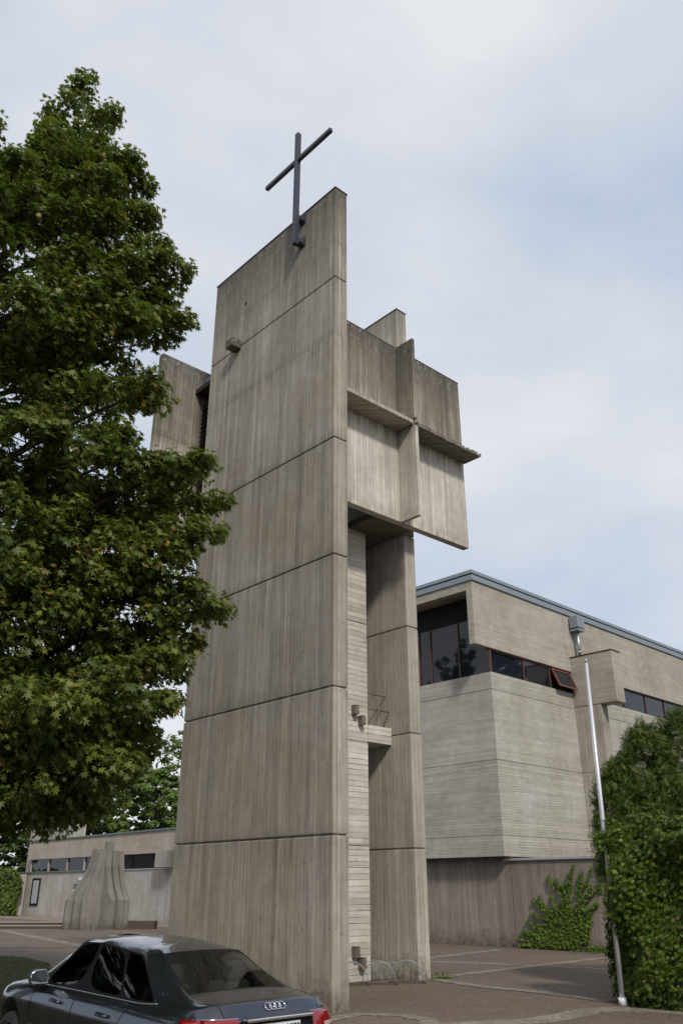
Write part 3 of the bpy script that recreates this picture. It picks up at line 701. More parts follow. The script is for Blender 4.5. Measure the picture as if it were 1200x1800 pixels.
# ============================================================ PARKED CAR
def paint():
    m = NT('dark grey metallic paint'); P = m.obj()
    fl = m.noise(P, 900, 1)
    m.l(m.mix(fl, (.050, .056, .070), (.085, .094, .114)), m.b.inputs['Base Color'])
    d = m.noise(P, 2.2, 5, .7)
    m.l(m.map(d, .35, .75, .16, .34), m.b.inputs['Roughness']); m.b.inputs['Metallic'].default_value = .85
    m.b.inputs['Coat Weight'].default_value = .8; m.b.inputs['Coat Roughness'].default_value = .05
    return m.m
M['paint'] = paint()
M['trim'] = plain('black trim', (.008, .008, .009), .6, 0, .1, spec=.15)
M['rubber'] = plain('tyre rubber', (.018, .018, .019), .85, 0, .2)
M['chrome'] = plain('chrome', (.75, .76, .78), .12, 1.0, .03)
M['alloy'] = plain('alloy wheel', (.45, .46, .48), .25, .9, .05)
M['seat'] = plain('grey seat fabric', (.075, .075, .08), .9, 0, .2)
M['seat_light'] = plain('pale grey interior plastic', (.20, .22, .22), .7, 0, .15)
def car_glass():
    m = NT('tinted car glass'); m.b.inputs['Base Color'].default_value = (.45, .53, .50, 1); m.b.inputs['Roughness'].default_value = .015
    m.b.inputs['Transmission Weight'].default_value = 1.0; m.b.inputs['IOR'].default_value = 1.45; return m.m
def thin_glass(tint=(.42, .52, .48)):
    m = NT('tinted car window'); tr = m.n('ShaderNodeBsdfTransparent'); tr.inputs[0].default_value = (*tint, 1)
    gl = m.n('ShaderNodeBsdfGlossy'); gl.inputs['Roughness'].default_value = .02
    fr = m.n('ShaderNodeFresnel'); fr.inputs[0].default_value = 1.55
    mxx = m.n('ShaderNodeMixShader'); m.l(m.math('MULTIPLY', fr.outputs[0], 1.25, clamp=True), mxx.inputs[0]); m.l(tr.outputs[0], mxx.inputs[1]); m.l(gl.outputs[0], mxx.inputs[2])
    m.l(mxx.outputs[0], m.out.inputs[0]); return m.m
M['car_glass'] = thin_glass()
def lamp_glass(name, c):
    m = NT(name); P = m.obj(); w = m.n('ShaderNodeTexWave'); m.l(P, w.inputs[0]); w.inputs['Scale'].default_value = 14; w.bands_direction = 'Z'
    m.l(m.mix(w.outputs['Fac'], tuple(x * .75 for x in c), c), m.b.inputs['Base Color']); m.b.inputs['Roughness'].default_value = .12
    m.b.inputs['Coat Weight'].default_value = 1; m.b.inputs['Coat Roughness'].default_value = .02; return m.m
M['red_lamp'] = lamp_glass('red lamp lens', (.24, .004, .008)); M['clear_lamp'] = lamp_glass('clear lamp lens', (.55, .38, .36))

CAR_POS = (-5.90, -5.86); CAR_RZ = R(90.2)
CAR = thing('parked_car', 'dark grey metallic four door saloon parked beside the tower, seen from behind', 'car', (CAR_POS[0], CAR_POS[1], 0), CAR_RZ)
CAR['_off'] = [0.0, 0.0, 0.0]; CAR.scale = (1.05, 1.05, 1.05)
cols = [
 # sill(z.22)      z.40            z.62             z.80            shoulder        deck edge         glass base       roof edge        roof inner
 [(.30, 0, .22), (.06, 0, .34), (.00, 0, .58), (.03, 0, .74), (.05, 0, .91), (.15, 0, 1.03), (.66, 0, 1.085), (1.36, 0, 1.395), (1.75, 0, 1.440)],
 [(.31, .40, .22), (.08, .42, .34), (.02, .44, .58), (.05, .44, .74), (.07, .42, .91), (.17, .40, 1.025), (.67, .36, 1.08), (1.37, .30, 1.39), (1.76, .22, 1.437)],
 [(.34, .66, .22), (.14, .70, .34), (.09, .74, .58), (.11, .74, .74), (.14, .70, .90), (.23, .64, 1.012), (.71, .60, 1.06), (1.41, .50, 1.37), (1.78, .34, 1.428)],
 [(.42, .80, .22), (.26, .84, .34), (.22, .87, .58), (.24, .87, .74), (.30, .84, .88), (.34, .77, .985), (.80, .70, 1.035), (1.46, .555, 1.358), (1.82, .38, 1.425)],
 [(.62, .84, .22), (.55, .88, .36), (.52, .90, .58), (.52, .905, .74), (.55, .885, .87), (.60, .81, .965), (.87, .745, 1.01), (1.52, .580, 1.352), (1.86, .39, 1.423)],
 [(.98, .86, .22), (.98, .90, .36), (.98, .915, .58), (.98, .922, .74), (.98, .905, .87), (.98, .845, .955), (.95, .805, .985), (1.60, .595, 1.352), (1.92, .40, 1.425)],
 [(1.35, .86, .22), (1.35, .90, .36), (1.35, .920, .58), (1.35, .926, .74), (1.35, .908, .87), (1.34, .852, .948), (1.25, .825, .974), (1.70, .605, 1.358), (1.98, .405, 1.430)],
 [(1.75, .86, .22), (1.75, .90, .36), (1.75, .922, .58), (1.75, .926, .74), (1.72, .905, .87), (1.68, .850, .942), (1.62, .828, .966), (1.88, .615, 1.374), (2.10, .41, 1.438)],
 [(2.42, .86, .22), (2.42, .90, .36), (2.42, .925, .58), (2.42, .926, .74), (2.42, .900, .86), (2.42, .842, .925), (2.43, .822, .948), (2.45, .620, 1.398), (2.45, .42, 1.452)],
 [(2.55, .86, .22), (2.55, .90, .36), (2.55, .925, .58), (2.55, .926, .74), (2.55, .900, .86), (2.55, .840, .920), (2.50, .820, .942), (2.50, .620, 1.398), (2.56, .42, 1.452)],
 [(3.38, .86, .22), (3.38, .90, .36), (3.38, .922, .58), (3.38, .920, .74), (3.38, .892, .84), (3.42, .828, .895), (3.44, .795, .915), (2.98, .588, 1.370), (2.85, .41, 1.435)],
 [(3.66, .86, .22), (3.66, .90, .36), (3.66, .918, .58), (3.66, .914, .74), (3.68, .880, .83), (3.74, .800, .885), (3.68, .735, .930), (3.08, .560, 1.360), (2.95, .40, 1.428)],
 [(4.45, .85, .22), (4.45, .88, .36), (4.48, .89, .55), (4.48, .88, .68), (4.48, .840, .78), (4.46, .740, .835), (3.78, .610, .950), (3.12, .490, 1.368), (3.00, .34, 1.430)],
 [(4.96, .62, .22), (5.02, .64, .36), (5.04, .65, .50), (5.0, .64, .62), (4.94, .620, .70), (4.84, .560, .765), (3.86, .36, .968), (3.10, .28, 1.388), (2.98, .20, 1.437)],
 [(5.08, 0, .22), (5.14, 0, .36), (5.15, 0, .50), (5.12, 0, .62), (5.06, 0, .70), (4.94, 0, .785), (3.90, 0, .975), (3.08, 0, 1.392), (2.96, 0, 1.440)],
]
def build_car():
    bm = bmesh.new(); nC = len(cols); nR = 9
    cl = bm.edges.layers.float.new('crease_edge'); vl = bm.verts.layers.float.new('crease_vert')
    vL = [[bm.verts.new(p) for p in c] for c in cols]
    vR = [[(vL[i][j] if i in (0, nC - 1) else bm.verts.new((c[j][0], -c[j][1], c[j][2]))) for j in range(nR)] for i, c in enumerate(cols)]
    glass_faces = {}; pillars = []
    for side, V in ((1, vL), (-1, vR)):
        for i in range(nC - 1):
            for j in range(nR - 1):
                q = [V[i][j], V[i + 1][j], V[i + 1][j + 1], V[i][j + 1]]
                if side < 0: q = q[::-1]
                f = bm.faces.new(q)
                if j == 6:
                    if i in (0, 1): glass_faces.setdefault('rear', []).append(f)
                    elif i in (5, 6): glass_faces.setdefault(('quarter', side), []).append(f)
                    elif i == 7: glass_faces.setdefault(('rdoor', side), []).append(f)
                    elif i == 8: f.material_index = 1; pillars.append(f)
                    elif i == 9: glass_faces.setdefault(('fdoor', side), []).append(f)
                    elif i in (12, 13): glass_faces.setdefault('front', []).append(f)
    for i in range(nC - 1):      # roof fill and floor
        a, b, c, d = vL[i][8], vL[i + 1][8], vR[i + 1][8], vR[i][8]
        vs = []
        for v in (a, b, c, d):
            if v not in vs: vs.append(v)
        if len(vs) > 2: bm.faces.new(vs[::-1] if False else vs)
        a, b, c, d = vL[i][0], vR[i][0], vR[i + 1][0], vL[i + 1][0]
        vs = []
        for v in (a, b, c, d):
            if v not in vs: vs.append(v)
        bm.faces.new(vs)
    bmesh.ops.recalc_face_normals(bm, faces=bm.faces)
    # material slots: 0 paint, 1 black trim, 2.. windows
    idx = {'rear': 2, ('rdoor', 1): 3, ('fdoor', 1): 4, ('rdoor', -1): 5, ('fdoor', -1): 6, 'front': 7, ('quarter', 1): 8, ('quarter', -1): 9}
    for k, fs in glass_faces.items():
        r = bmesh.ops.inset_region(bm, faces=fs, thickness=.016, depth=0, use_even_offset=True)
        for f in r['faces']: f.material_index = 1
        for f in fs: f.material_index = idx[k]
        for f in fs:
            for v in f.verts:
                if sum(1 for g_ in v.link_faces if g_ in fs) == 1:
                    v[vl] = .85
                    for e in v.link_edges:
                        for w_ in e.other_vert(v).link_faces:
                            if w_ in r['faces'] and v in w_.verts: pass
        for f in r['faces']:
            for v in f.verts:
                if len([g_ for g_ in v.link_faces if g_ in r['faces']]) == 2 and not any(g_ in fs for g_ in v.link_faces) and any(e.other_vert(v)[vl] > .5 for e in v.link_edges if e.other_vert(v) in [q_ for g_ in fs for q_ in g_.verts]): v[vl] = .85
    bm.normal_update()
    for e in bm.edges:
        mi = {f.material_index for f in e.link_faces}
        if len(mi) > 1: e[cl] = 1.0
    for V in (vL, vR):           # creases: deck edge at the boot lip, shoulder crease along the side
        for i in range(nC - 1):
            for j, s in ((5, .55), (4, .15), (3, .35)):
                if j == 5 and i > 3: s = .3
                e = bm.edges.get((V[i][j], V[i + 1][j]))
                if e: e[cl] = s
    me = bpy.data.meshes.new('tmp'); bm.to_mesh(me); bm.free()
    for k in range(10): me.materials.append(M['paint'])
    o = bpy.data.objects.new('tmp', me); col.objects.link(o)
    s = o.modifiers.new('s', 'SUBSURF'); s.levels = 3; s.render_levels = 3
    cut = []
    for x in (1.10, 4.08):
        b2 = bmesh.new(); bmesh.ops.create_cone(b2, cap_ends=True, segments=48, radius1=.365, radius2=.365, depth=2.4, matrix=Matrix.Translation((x, 0, .33)) @ Matrix.Rotation(R(90), 4, 'X'))
        m2 = bpy.data.meshes.new('c'); b2.to_mesh(m2); b2.free(); c2 = bpy.data.objects.new('c', m2); col.objects.link(c2); cut.append(c2)
        bo = o.modifiers.new('b', 'BOOLEAN'); bo.operation = 'DIFFERENCE'; bo.object = c2; bo.solver = 'EXACT'
    bpy.context.view_layer.update()
    dg = bpy.context.evaluated_depsgraph_get()
    em = bpy.data.meshes.new_from_object(o.evaluated_get(dg)); 
    for c2 in cut: bpy.data.objects.remove(c2)
    bpy.data.objects.remove(o)
    full = bmesh.new(); full.from_mesh(em)
    bvh = BVHTree.FromBMesh(full)
    def extract(ids, name, mats, parent, push=0.0):
        b = full.copy()
        bmesh.ops.delete(b, geom=[f for f in b.faces if f.material_index not in ids], context='FACES')
        for f in b.faces: f.smooth = True; f.material_index = ids.index(f.material_index) if len(mats) > 1 else 0
        if push:
            b.normal_update()
            for v in b.verts: v.co += v.normal * push
        m_ = bpy.data.meshes.new(name); b.to_mesh(m_); b.free()
        return link_mesh(name, m_, mats, parent)
    body = extract([0], 'body', [M['paint']], CAR)
    extract([1], 'window_surround', [M['trim']], CAR)
    extract([2], 'rear_window', [M['car_glass']], CAR); extract([7], 'windscreen', [M['car_glass']], CAR)
    for k in (3, 4, 5, 6, 8, 9): extract([k], 'side_window', [M['car_glass']], CAR)
    full.free()
    return bvh
bvh = build_car()
def onto(p, d):
    h = bvh.ray_cast(Vector(p), Vector(d).normalized())
    return (h[0], h[1]) if h[0] is not None else (None, None)
def ribbon(name, path, axis, w, mat, parent=None, lift=.002, closed=False, thick=.006):
    """thin strip laid on the body along `path`, points cast along `axis`"""
    P = []
    for a, b in zip(path, path[1:]):
        a, b = Vector(a), Vector(b); n = max(2, int((b - a).length / .03))
        for i in range(n): P.append(a.lerp(b, i / n))
    P.append(Vector(path[-1])); H = []
    for p in P:
        h, nn_ = onto(p, axis)
        if h is not None: H.append(h + nn_ * lift)
    m = MB()
    if len(H) > 2: m.tube(H, w / 2, 6)
    return m.build(name, mat, parent or CAR, off=(0, 0, 0), normals=True)
for s in (1, -1):
    ax = (0, -s, 0); Y = 1.5 * s
    ribbon('door_seam', [(1.27, Y, .95), (1.40, Y, .86), (1.52, Y, .70), (1.50, Y, .30)], ax, .008, M['trim'], lift=0)
    ribbon('door_seam', [(2.47, Y, .93), (2.49, Y, .6), (2.47, Y, .28)], ax, .008, M['trim'], lift=0)
    ribbon('door_seam', [(3.46, Y, .90), (3.52, Y, .82), (3.50, Y, .6), (3.46, Y, .28)], ax, .008, M['trim'], lift=0)
    ribbon('side_moulding', [(1.2, Y, .50), (3.5, Y, .50)], ax, .014, M['paint'], lift=.001)
    ribbon('window_trim', [(.93, Y, .985), (1.25, Y, .966), (1.7, Y, .956), (2.45, Y, .937), (3.40, Y, .905)], ax, .014, M['chrome'], lift=.001)
    for x in (1.78, 2.86):
        h, nn_ = onto((x, Y, .80), ax)
        m = MB(); m.tube([(x - .10, h.y, .80), (x - .08, h.y + s * .035, .803), (x + .08, h.y + s * .038, .806), (x + .10, h.y, .806)], [.014, .017, .017, .012], 8)
        m.build('door_handle', M['paint'], CAR, off=(0, 0, 0))
# boot: lid seams, cut between lid and rear quarter, lip shadow, light clusters, plate, rings
for s in (1, -1):
    ribbon('boot_seam', [(.60, .66 * s, 2), (.40, .66 * s, 2), (.22, .585 * s, 2)], (0, 0, -1), .008, M['trim'], lift=0)
    ribbon('boot_seam', [(-1, .585 * s, 1.0), (-1, .55 * s, .80)], (1, 0, 0), .008, M['trim'], lift=0)
    # wrap-round tail lamp
    m = MB(); g = []
    for i in range(15):
        a = i / 14; rowp = []
        for j in range(7):
            b = j / 6; z = .90 - .20 * b
            if j == 0: z += .0
            th = a * R(100)
            # outline: straight part behind, then round the corner
            if a < .62: px, py, d_ = -1, s * (.44 + (.80 - .44) * (a / .62)), (1, 0, 0)
            else: k_ = (a - .62) / .38; px, py, d_ = -.6 + .6 * k_ * 1.0, s * 1.6, None
            if d_ is None:
                tgt = Vector((.30 + .14 * k_, s * .70, z)); src = Vector((-.9 + 1.3 * k_, s * (1.3 + .4 * k_), z)); h, nn_ = onto(src, tgt - src)
            else: h, nn_ = onto((px, py, z), d_)
            rowp.append(m.bm.verts.new(h + nn_ * .006))
        g.append(rowp)
    for i in range(14):
        for j in range(6):
            f = m.bm.faces.new((g[i][j], g[i + 1][j], g[i + 1][j + 1], g[i][j + 1])); f.smooth = True
            f.material_index = 1 if (j in (3,) and 3 < i < 12) else 0
    o = m.build('tail_light', [M['red_lamp'], M['clear_lamp']], CAR, off=(0, 0, 0))
    so = o.modifiers.new('s', 'SOLIDIFY'); so.thickness = .012; so.offset = 1
    ribbon('tail_light_trim', [(-1, .43 * s, .905), (-1, .80 * s, .905)], (1, 0, 0), .008, M['chrome'], lift=.008)
h, nn_ = onto((-1, 0, .86), (1, 0, 0)); ry = h.x
m = MB(); m.box(ry - .012, ry + .05, -.42, .42, .69, .885, .01); m.build('plate_recess', M['trim'], CAR, off=(0, 0, 0))
m = MB(); m.box(ry - .022, ry - .013, -.26, .26, .74, .85, .004); pl = m.build('number_plate', M['white_paint'], CAR, off=(0, 0, 0))
m = MB(); m.box(ry - .06, ry, -.40, .40, .875, .905, .01); m.build('handle_strip', M['chrome'], CAR, off=(0, 0, 0))
M['black_ink'] = plain('black ink', (.01, .01, .01), .5); M['blue_ink'] = plain('blue ink', (.01, .04, .25), .5)
cu = bpy.data.curves.new('plate_text', 'FONT'); cu.body = 'H  HW 9570'; cu.size = .088; cu.extrude = .001; cu.align_x = 'CENTER'; cu.align_y = 'CENTER'; cu.offset = .0018
to = bpy.data.objects.new('plate_text', cu); col.objects.link(to); bpy.context.view_layer.update()
tm = bpy.data.meshes.new_from_object(to.evaluated_get(bpy.context.evaluated_depsgraph_get())); bpy.data.objects.remove(to)
tm.transform(Matrix.Translation((ry - .0245, -.02, .795)) @ Matrix(((0, 0, -1, 0), (-1, 0, 0, 0), (0, 1, 0, 0), (0, 0, 0, 1))))
tm.materials.clear(); link_mesh('plate_text', tm, M['black_ink'], pl)
m = MB(); m.box(ry - .0245, ry - .022, .215, .256, .745, .845); m.build('plate_band', M['blue_ink'], pl, off=(0, 0, 0))
# four interlinked rings
m = MB()
for k in range(4):
    cy = .0825 - .055 * k; P = []
    h, nn_ = onto((-1, cy, .975), (1, 0, 0))
    tx = Vector((0, 1, 0)); tz = nn_.cross(tx).normalized()
    for i in range(29):
        a = 2 * math.pi * i / 28; P.append(h + nn_ * .008 + tx * (.038 * math.cos(a)) + tz * (.036 * math.sin(a)))
    m.tube(P, .0048, 6, cap=False)
m.build('ring_emblem', M['chrome'], CAR, off=(0, 0, 0))
# wheels
for x in (1.10, 4.08):
    for s in (1, -1):
        m = MB(); prof = [(.20, -.10), (.30, -.115), (.325, -.09), (.333, -.03), (.333, .03), (.325, .09), (.30, .115), (.235, .12)]
        rings = []
        for r_, yy in prof: rings.append([m.bm.verts.new((x + r_ * math.cos(2 * math.pi * k / 40), s * (.79 + yy), .333 + r_ * math.sin(2 * math.pi * k / 40))) for k in range(40)])
        for a, b in zip(rings, rings[1:]):
            for k in range(40): m.bm.faces.new((a[k], a[(k + 1) % 40], b[(k + 1) % 40], b[k])).smooth = True
        w = m.build('tyre', M['rubber'], None, off=(0, 0, 0)); w.name = 'wheel'; w.parent = CAR
        m = MB()
        for k in range(10):
            a = 2 * math.pi * k / 10; c_ = Vector((x, s * .865, .333)); d_ = Vector((math.cos(a), 0, math.sin(a)))
            m.bar(c_ + d_ * .04, c_ + d_ * .222 + Vector((0, s * .015, 0)), .035, .022, up=(0, s, 0))
        m.tube([(x + .228 * math.cos(2 * math.pi * k / 32), s * .885, .333 + .228 * math.sin(2 * math.pi * k / 32)) for k in range(33)], .014, 6, cap=False)
        m.tube([(x, s * .83, .333), (x, s * .885, .333)], .06, 16); m.tube([(x, s * .70, .333), (x, s * .80, .333)], .215, 24)
        m.build('rim', M['alloy'], w, off=(0, 0, 0))
# mirrors
for s in (1, -1):
    m = MB(); bmesh.ops.create_uvsphere(m.bm, u_segments=20, v_segments=12, radius=1)
    for v in m.bm.verts:
        p = v.co; k = .8 if p.x < 0 else 1
        v.co = Vector((3.22 + p.x * .085 * (0.35 if p.x < 0 else 1.0), s * (.985 + (abs(p.y) ** .7 * (1 if p.y > 0 else -1)) * .115), 1.005 + (abs(p.z) ** .75 * (1 if p.z > 0 else -1)) * .082 * (1 - .15 * (p.y * s < 0))))
    for f in m.bm.faces: f.smooth = True
    mo = m.build('door_mirror', M['paint'], CAR, off=(0, 0, 0))
    m = MB(); pts = []
    out = [(-.095, -.055), (-.09, .03), (-.05, .068), (.05, .066), (.098, .03), (.10, -.03), (.07, -.06)]
    vs = [m.bm.verts.new((3.186, s * (.985 + a), 1.005 + b)) for a, b in out]; m.bm.faces.new(vs)
    M.setdefault('mirror', plain('mirror glass', (.55, .58, .60), .03, 1.0, .02)); m.build('mirror_glass', M['mirror'], mo, off=(0, 0, 0))
    m = MB(); m.tube([(3.188, s * (.985 + a * 1.06), 1.005 + b * 1.08) for a, b in out + out[:1]], .0075, 6, cap=False); m.build('mirror_rim', M['chrome'], mo, off=(0, 0, 0))
    m = MB(); m.bar((3.30, s * .80, .945), (3.26, s * .93, .965), .07, .035); m.build('mirror_arm', M['trim'], mo, off=(0, 0, 0))
# interior
m = MB(); m.box(.75, 3.7, -.74, .74, .30, .36); m.box(.55, 1.42, -.60, .60, .94, .965, .01); m.build('parcel_shelf', M['seat'], CAR, off=(0, 0, 0))
for x, ys_ in ((1.55, (.40, -.40)), (2.55, (.38, -.38))):
    for y in ys_:
        m = MB(); m.box(x, x + .55, y - .27, y + .27, .40, .58, .05)
        m.build('seat', M['seat'], CAR, off=(0, 0, 0))
        m = MB(); m.box(-.07, .07, -.26, .26, 0, .60, .06)
        bmesh.ops.transform(m.bm, matrix=Matrix.Translation((x + .02, y, .50)) @ Matrix.Rotation(R(-16), 4, 'Y'), verts=m.bm.verts); m.build('backrest', M['seat'], CAR, off=(0, 0, 0))
        m = MB(); m.box(x - .24, x - .13, y - .13, y + .13, 1.10, 1.27, .045); m.tube([(x - .17, y - .06, 1.0), (x - .18, y - .06, 1.14)], .008, 6); m.tube([(x - .17, y + .06, 1.0), (x - .18, y + .06, 1.14)], .008, 6)
        m.build('headrest', M['seat'], CAR, off=(0, 0, 0))
for s in (1, -1):
    m = MB(); m.bar((2.46, s * .765, .92), (2.47, s * .60, 1.36), .09, .03, up=(0, 1, 0)); m.bar((2.36, s * .70, .60), (2.45, s * .60, 1.30), .045, .01, up=(0, 1, 0)); m.build('pillar_trim', M['seat_light'], CAR, off=(0, 0, 0))
m = MB(); m.box(3.35, 3.75, -.70, .70, .60, .92, .06); m.build('dashboard', M['seat'], CAR, off=(0, 0, 0))
m = MB(); P = [(3.15 + .05 * math.sin(a), .38 + .18 * math.cos(a), .88 + .17 * math.sin(a)) for a in [2 * math.pi * k / 24 for k in range(25)]]
m.tube(P, .014, 6, cap=False); m.bar((3.15, .22, .88), (3.15, .54, .88), .04, .03); m.tube([(3.15, .38, .88), (3.4, .38, .80)], .03, 8); m.build('steering_wheel', M['seat_light'], CAR, off=(0, 0, 0))
m = MB(); m.box(2.88, 2.93, -.12, .12, 1.27, 1.33, .015); m.build('rear_view_mirror', M['trim'], CAR, off=(0, 0, 0))

# the car stands nose up on its springs: shear everything but the wheels
def shear(o, k=.038):
    for ch in o.children:
        if ch.name.startswith('wheel'): continue
        for v in ch.data.vertices: v.co.z += k * max(0, v.co.x - 1.1)
        shear(ch, k)
shear(CAR)

# ============================================================ THE BIG MAPLE
MP = CAM + FW * 14.5 + RT * (-8.2); MP[2] = 0
def Rprof(z):
    zs = [2.6, 3.4, 4.6, 5.8, 7.2, 8.3, 9.6, 11, 12.2, 13.4, 14.4, 15.6, 16.6, 17.7, 18.7, 20.2, 21.2]
    rs = [1.0, 4.6, 5.4, 5.4, 5.5, 5.1, 5.2, 4.4, 3.9, 3.5, 3.8, 4.0, 3.2, 2.7, 1.7, .8, .3]
    return np.interp(z, zs, rs)
def maple(name_label, cat, pos, seed, hero=True, per=70, leaf=.155, mat='maple'):
    r_ = np.random.default_rng(seed); pos = np.array(pos, float)
    T = thing('maple_tree', name_label, cat, tuple(float(v) for v in pos))
    m = MB(); tr = [(0, 0, -.2), (.05, .02, 1.5), (-.05, .08, 4), (.1, 0, 8), (0, -.1, 11), (.15, 0, 14), (.2, .05, 16.2)]
    m.tube([Vector(p) for p in tr], [.42, .33, .28, .22, .15, .09, .03], 12); m.build('trunk', M['bark'], T, off=(0, 0, 0))
    br = MB(); cen = []; rad = []
    def trunk_at(z): return np.array([np.interp(z, [a[2] for a in tr], [a[k] for a in tr]) for k in (0, 1)] + [z])
    nb = 76
    tips = []
    for i in range(nb):
        zt = 3.3 + (16.6 - 3.3) * ((i + .5) / nb) ** .95
        ang = i * 2.39996 + r_.uniform(-.3, .3); rr = float(Rprof(zt)) * r_.uniform(.78, 1.0) * (1 - .22 * max(0, -math.cos(ang - HD)) * min(1, zt / 12))
        tips.append(np.array([math.cos(ang) * rr, math.sin(ang) * rr, zt + r_.uniform(-.8, .8)]))
    if hero:
        for rt_, z_ in ((-6.2, 21.0), (-5.5, 20.1), (-4.45, 17.6), (-5.2, 17.9), (-3.75, 15.5), (-3.7, 14.2), (-3.6, 12.0), (-3.1, 11.0), (-2.15, 9.5), (-2.4, 7.95), (-2.3, 7.1), (-2.7, 5.7), (-2.75, 4.9), (-3.2, 4.0), (-3.6, 13.0), (-3.0, 8.8), (-4.2, 16.6), (-8.3, 19.2), (-9.2, 18.8), (-3.9, 15.0), (-2.6, 10.0), (-1.95, 9.3), (-6.9, 19.6), (-6.3, 18.9), (-7.4, 18.4), (-5.6, 18.7), (-6.0, 17.6), (-6.9, 17.0), (-8.2, 17.6), (-5.0, 16.6), (-4.7, 18.0), (-3.3, 14.9), (-3.2, 13.6), (-3.1, 5.3), (-3.1, 4.5), (-3.5, 3.9), (-4.0, 3.5), (-2.6, 6.3), (-2.9, 5.9), (-4.6, 3.3), (-5.3, 3.3), (-3.6, 4.6), (-2.4, 7.6), (-3.9, 5.0), (-4.2, 4.1), (-1.9, 8.1), (-2.1, 6.9)):
            for q in (0, ): tips.append(RT * (rt_ + 8.2 - (.15 if z_ < 7 else .48 if z_ < 13.2 else .28)) + FW * (r_.uniform(-.9, .9) if z_ < 14 else r_.uniform(.1, .7)) + np.array([0, 0, z_]))
    for tip in tips:
        rr = math.hypot(tip[0], tip[1]); zt = tip[2]
        z0 = min(15.9, max(2.6, zt - rr * r_.uniform(.35, .7))); b0 = trunk_at(z0)
        mid = b0 * .5 + tip * .5 + np.array([0, 0, rr * .10]) + r_.normal(size=3) * .12
        P = [b0 * (1 - t) ** 2 + 2 * mid * t * (1 - t) + tip * t * t for t in np.linspace(0, 1, 8)]
        w0 = .035 + .013 * rr
        br.tube([Vector(p) for p in P], [w0 * (1 - .85 * t) for t in np.linspace(0, 1, 8)], 6)
        dirn = unit(tip - b0)
        side = unit(np.cross(dirn, (0, 0, 1)))
        n_sub = int(4 + rr * 2.6)
        for k in range(n_sub):
            t = .28 + .72 * (k + r_.random()) / n_sub
            p = b0 * (1 - t) ** 2 + 2 * mid * t * (1 - t) + tip * t * t
            L = (1.6 * (1 - t) + .22) * min(1, rr / 4) * r_.uniform(.6, 1.1)
            e_ = p + side * (1 if k % 2 else -1) * L + dirn * L * .5 + np.array([0, 0, r_.uniform(-.55, .75) * L])
            if L > .35: br.tube([Vector(p), Vector((p + e_) / 2 + np.array([0, 0, .06])), Vector(e_)], [.018, .012, .006], 5)
            cen.append(e_); rad.append(np.array([.46, .46, .32]) * r_.uniform(.7, 1.15) * (1.05 - .42 * t))
            if r_.random() < .6: cen.append((p + e_) / 2 + r_.normal(size=3) * .1); rad.append(np.array([.48, .48, .34]) * r_.uniform(.7, 1.1))
        cen.append(tip); rad.append(np.array([.30, .30, .2])); cen.append(tip * .93 + b0 * .07); rad.append(np.array([.42, .42, .28]))
    br.build('branches', M['bark'], T, off=(0, 0, 0))
    cen = np.array(cen); rad = np.array(rad)
    p_, n_, t_ = cluster_leaves(r_, cen, rad, per, np.array([0, 0, 8.0]), upb=.62, droop=.8, jit=.8)
    leaves_mesh('crown', p_, n_, t_, leaf * r_.uniform(.55, 1.35, len(p_)), tmpl_maple(), M[mat], T)
    return T
mt = maple('tall maple with dark green and yellowing leaves overhanging the left of the tower', 'tree', MP, 11)

def copy_tree(o, loc, rz, label):
    c = o.copy(); col.objects.link(c); c.location = loc; c.rotation_euler = (0, 0, rz); c['label'] = label; c['group'] = 'maples round the car park'
    for ch in list(o.children): d_ = ch.copy(); col.objects.link(d_); d_.parent = c
    return c
for (x, y, rz, lab) in ((-19.5, 1.5, 2.0, 'maple outside the frame to the left of the parked car'), (-5.5, 29, 4.0, 'maple outside the frame mirrored in the big church window'),
                   (35, -3.5, 1.0, 'maple outside the frame mirrored in the ribbon windows of the church'), (50, -5, 3.0, 'further maple mirrored in the right hand church windows'), (-25, -10, 5.0, 'maple outside the frame behind the camera to the left')):
    copy_tree(mt, (x, y, 0), rz, lab)

# further trees: (position, height, radius, base z of crown, leaf, count, material)
def tree(label, x, y, h, rad_, z0, leaf, ncl, per, mat, seed, shape='round', name='deciduous_tree'):
    r_ = np.random.default_rng(seed)
    T = thing(name, label, 'tree', (x, y, 0), 0, 'trees beyond the parish building')
    m = MB(); m.tube([(0, 0, -.2), (.1, 0, h * .35), (-.1, .1, h * .7), (0, 0, h * .93)], [h * .022, h * .016, h * .01, .03], 8); m.build('trunk', M['bark'], T, off=(0, 0, 0))
    cen = []; rad = []; br = MB()
    for i in range(ncl):
        a = r_.uniform(0, 2 * math.pi); u = r_.random()
        if shape == 'round':
            zz = z0 + (h - z0) * u; env = math.sin(math.pi * min(.97, max(.06, (u * .9 + .1)))) ** .55
        else:
            zz = z0 + (h - z0) * u; env = (1 - u) ** .7 + .08
        rr = rad_ * env * r_.random() ** .42
        c = np.array([math.cos(a) * rr, math.sin(a) * rr, zz]); cen.append(c); s_ = r_.uniform(.5, 1.1) * h * .055
        rad.append(np.array([s_, s_, s_ * (.5 if shape == 'round' else .3)]))
        if i % 3 == 0: br.tube([Vector((0, 0, max(z0 * .7, zz - rr * .6))), Vector(c * .6 + np.array([0, 0, max(z0 * .7, zz - rr * .3)]) * .4), Vector(c)], [.07, .04, .015], 5)
    br.build('branches', M['bark'], T, off=(0, 0, 0))
    p_, n_, t_ = cluster_leaves(r_, np.array(cen), np.array(rad), per, np.array([0, 0, h * .5]), upb=.7, droop=.5)
    leaves_mesh('crown', p_, n_, t_, leaf * r_.uniform(.7, 1.2, len(p_)), tmpl_oval(.4), M[mat], T)
    return T
def fr(rt_, fw_): q = CAM + FW * fw_ + RT * rt_; return float(q[0]), float(q[1])
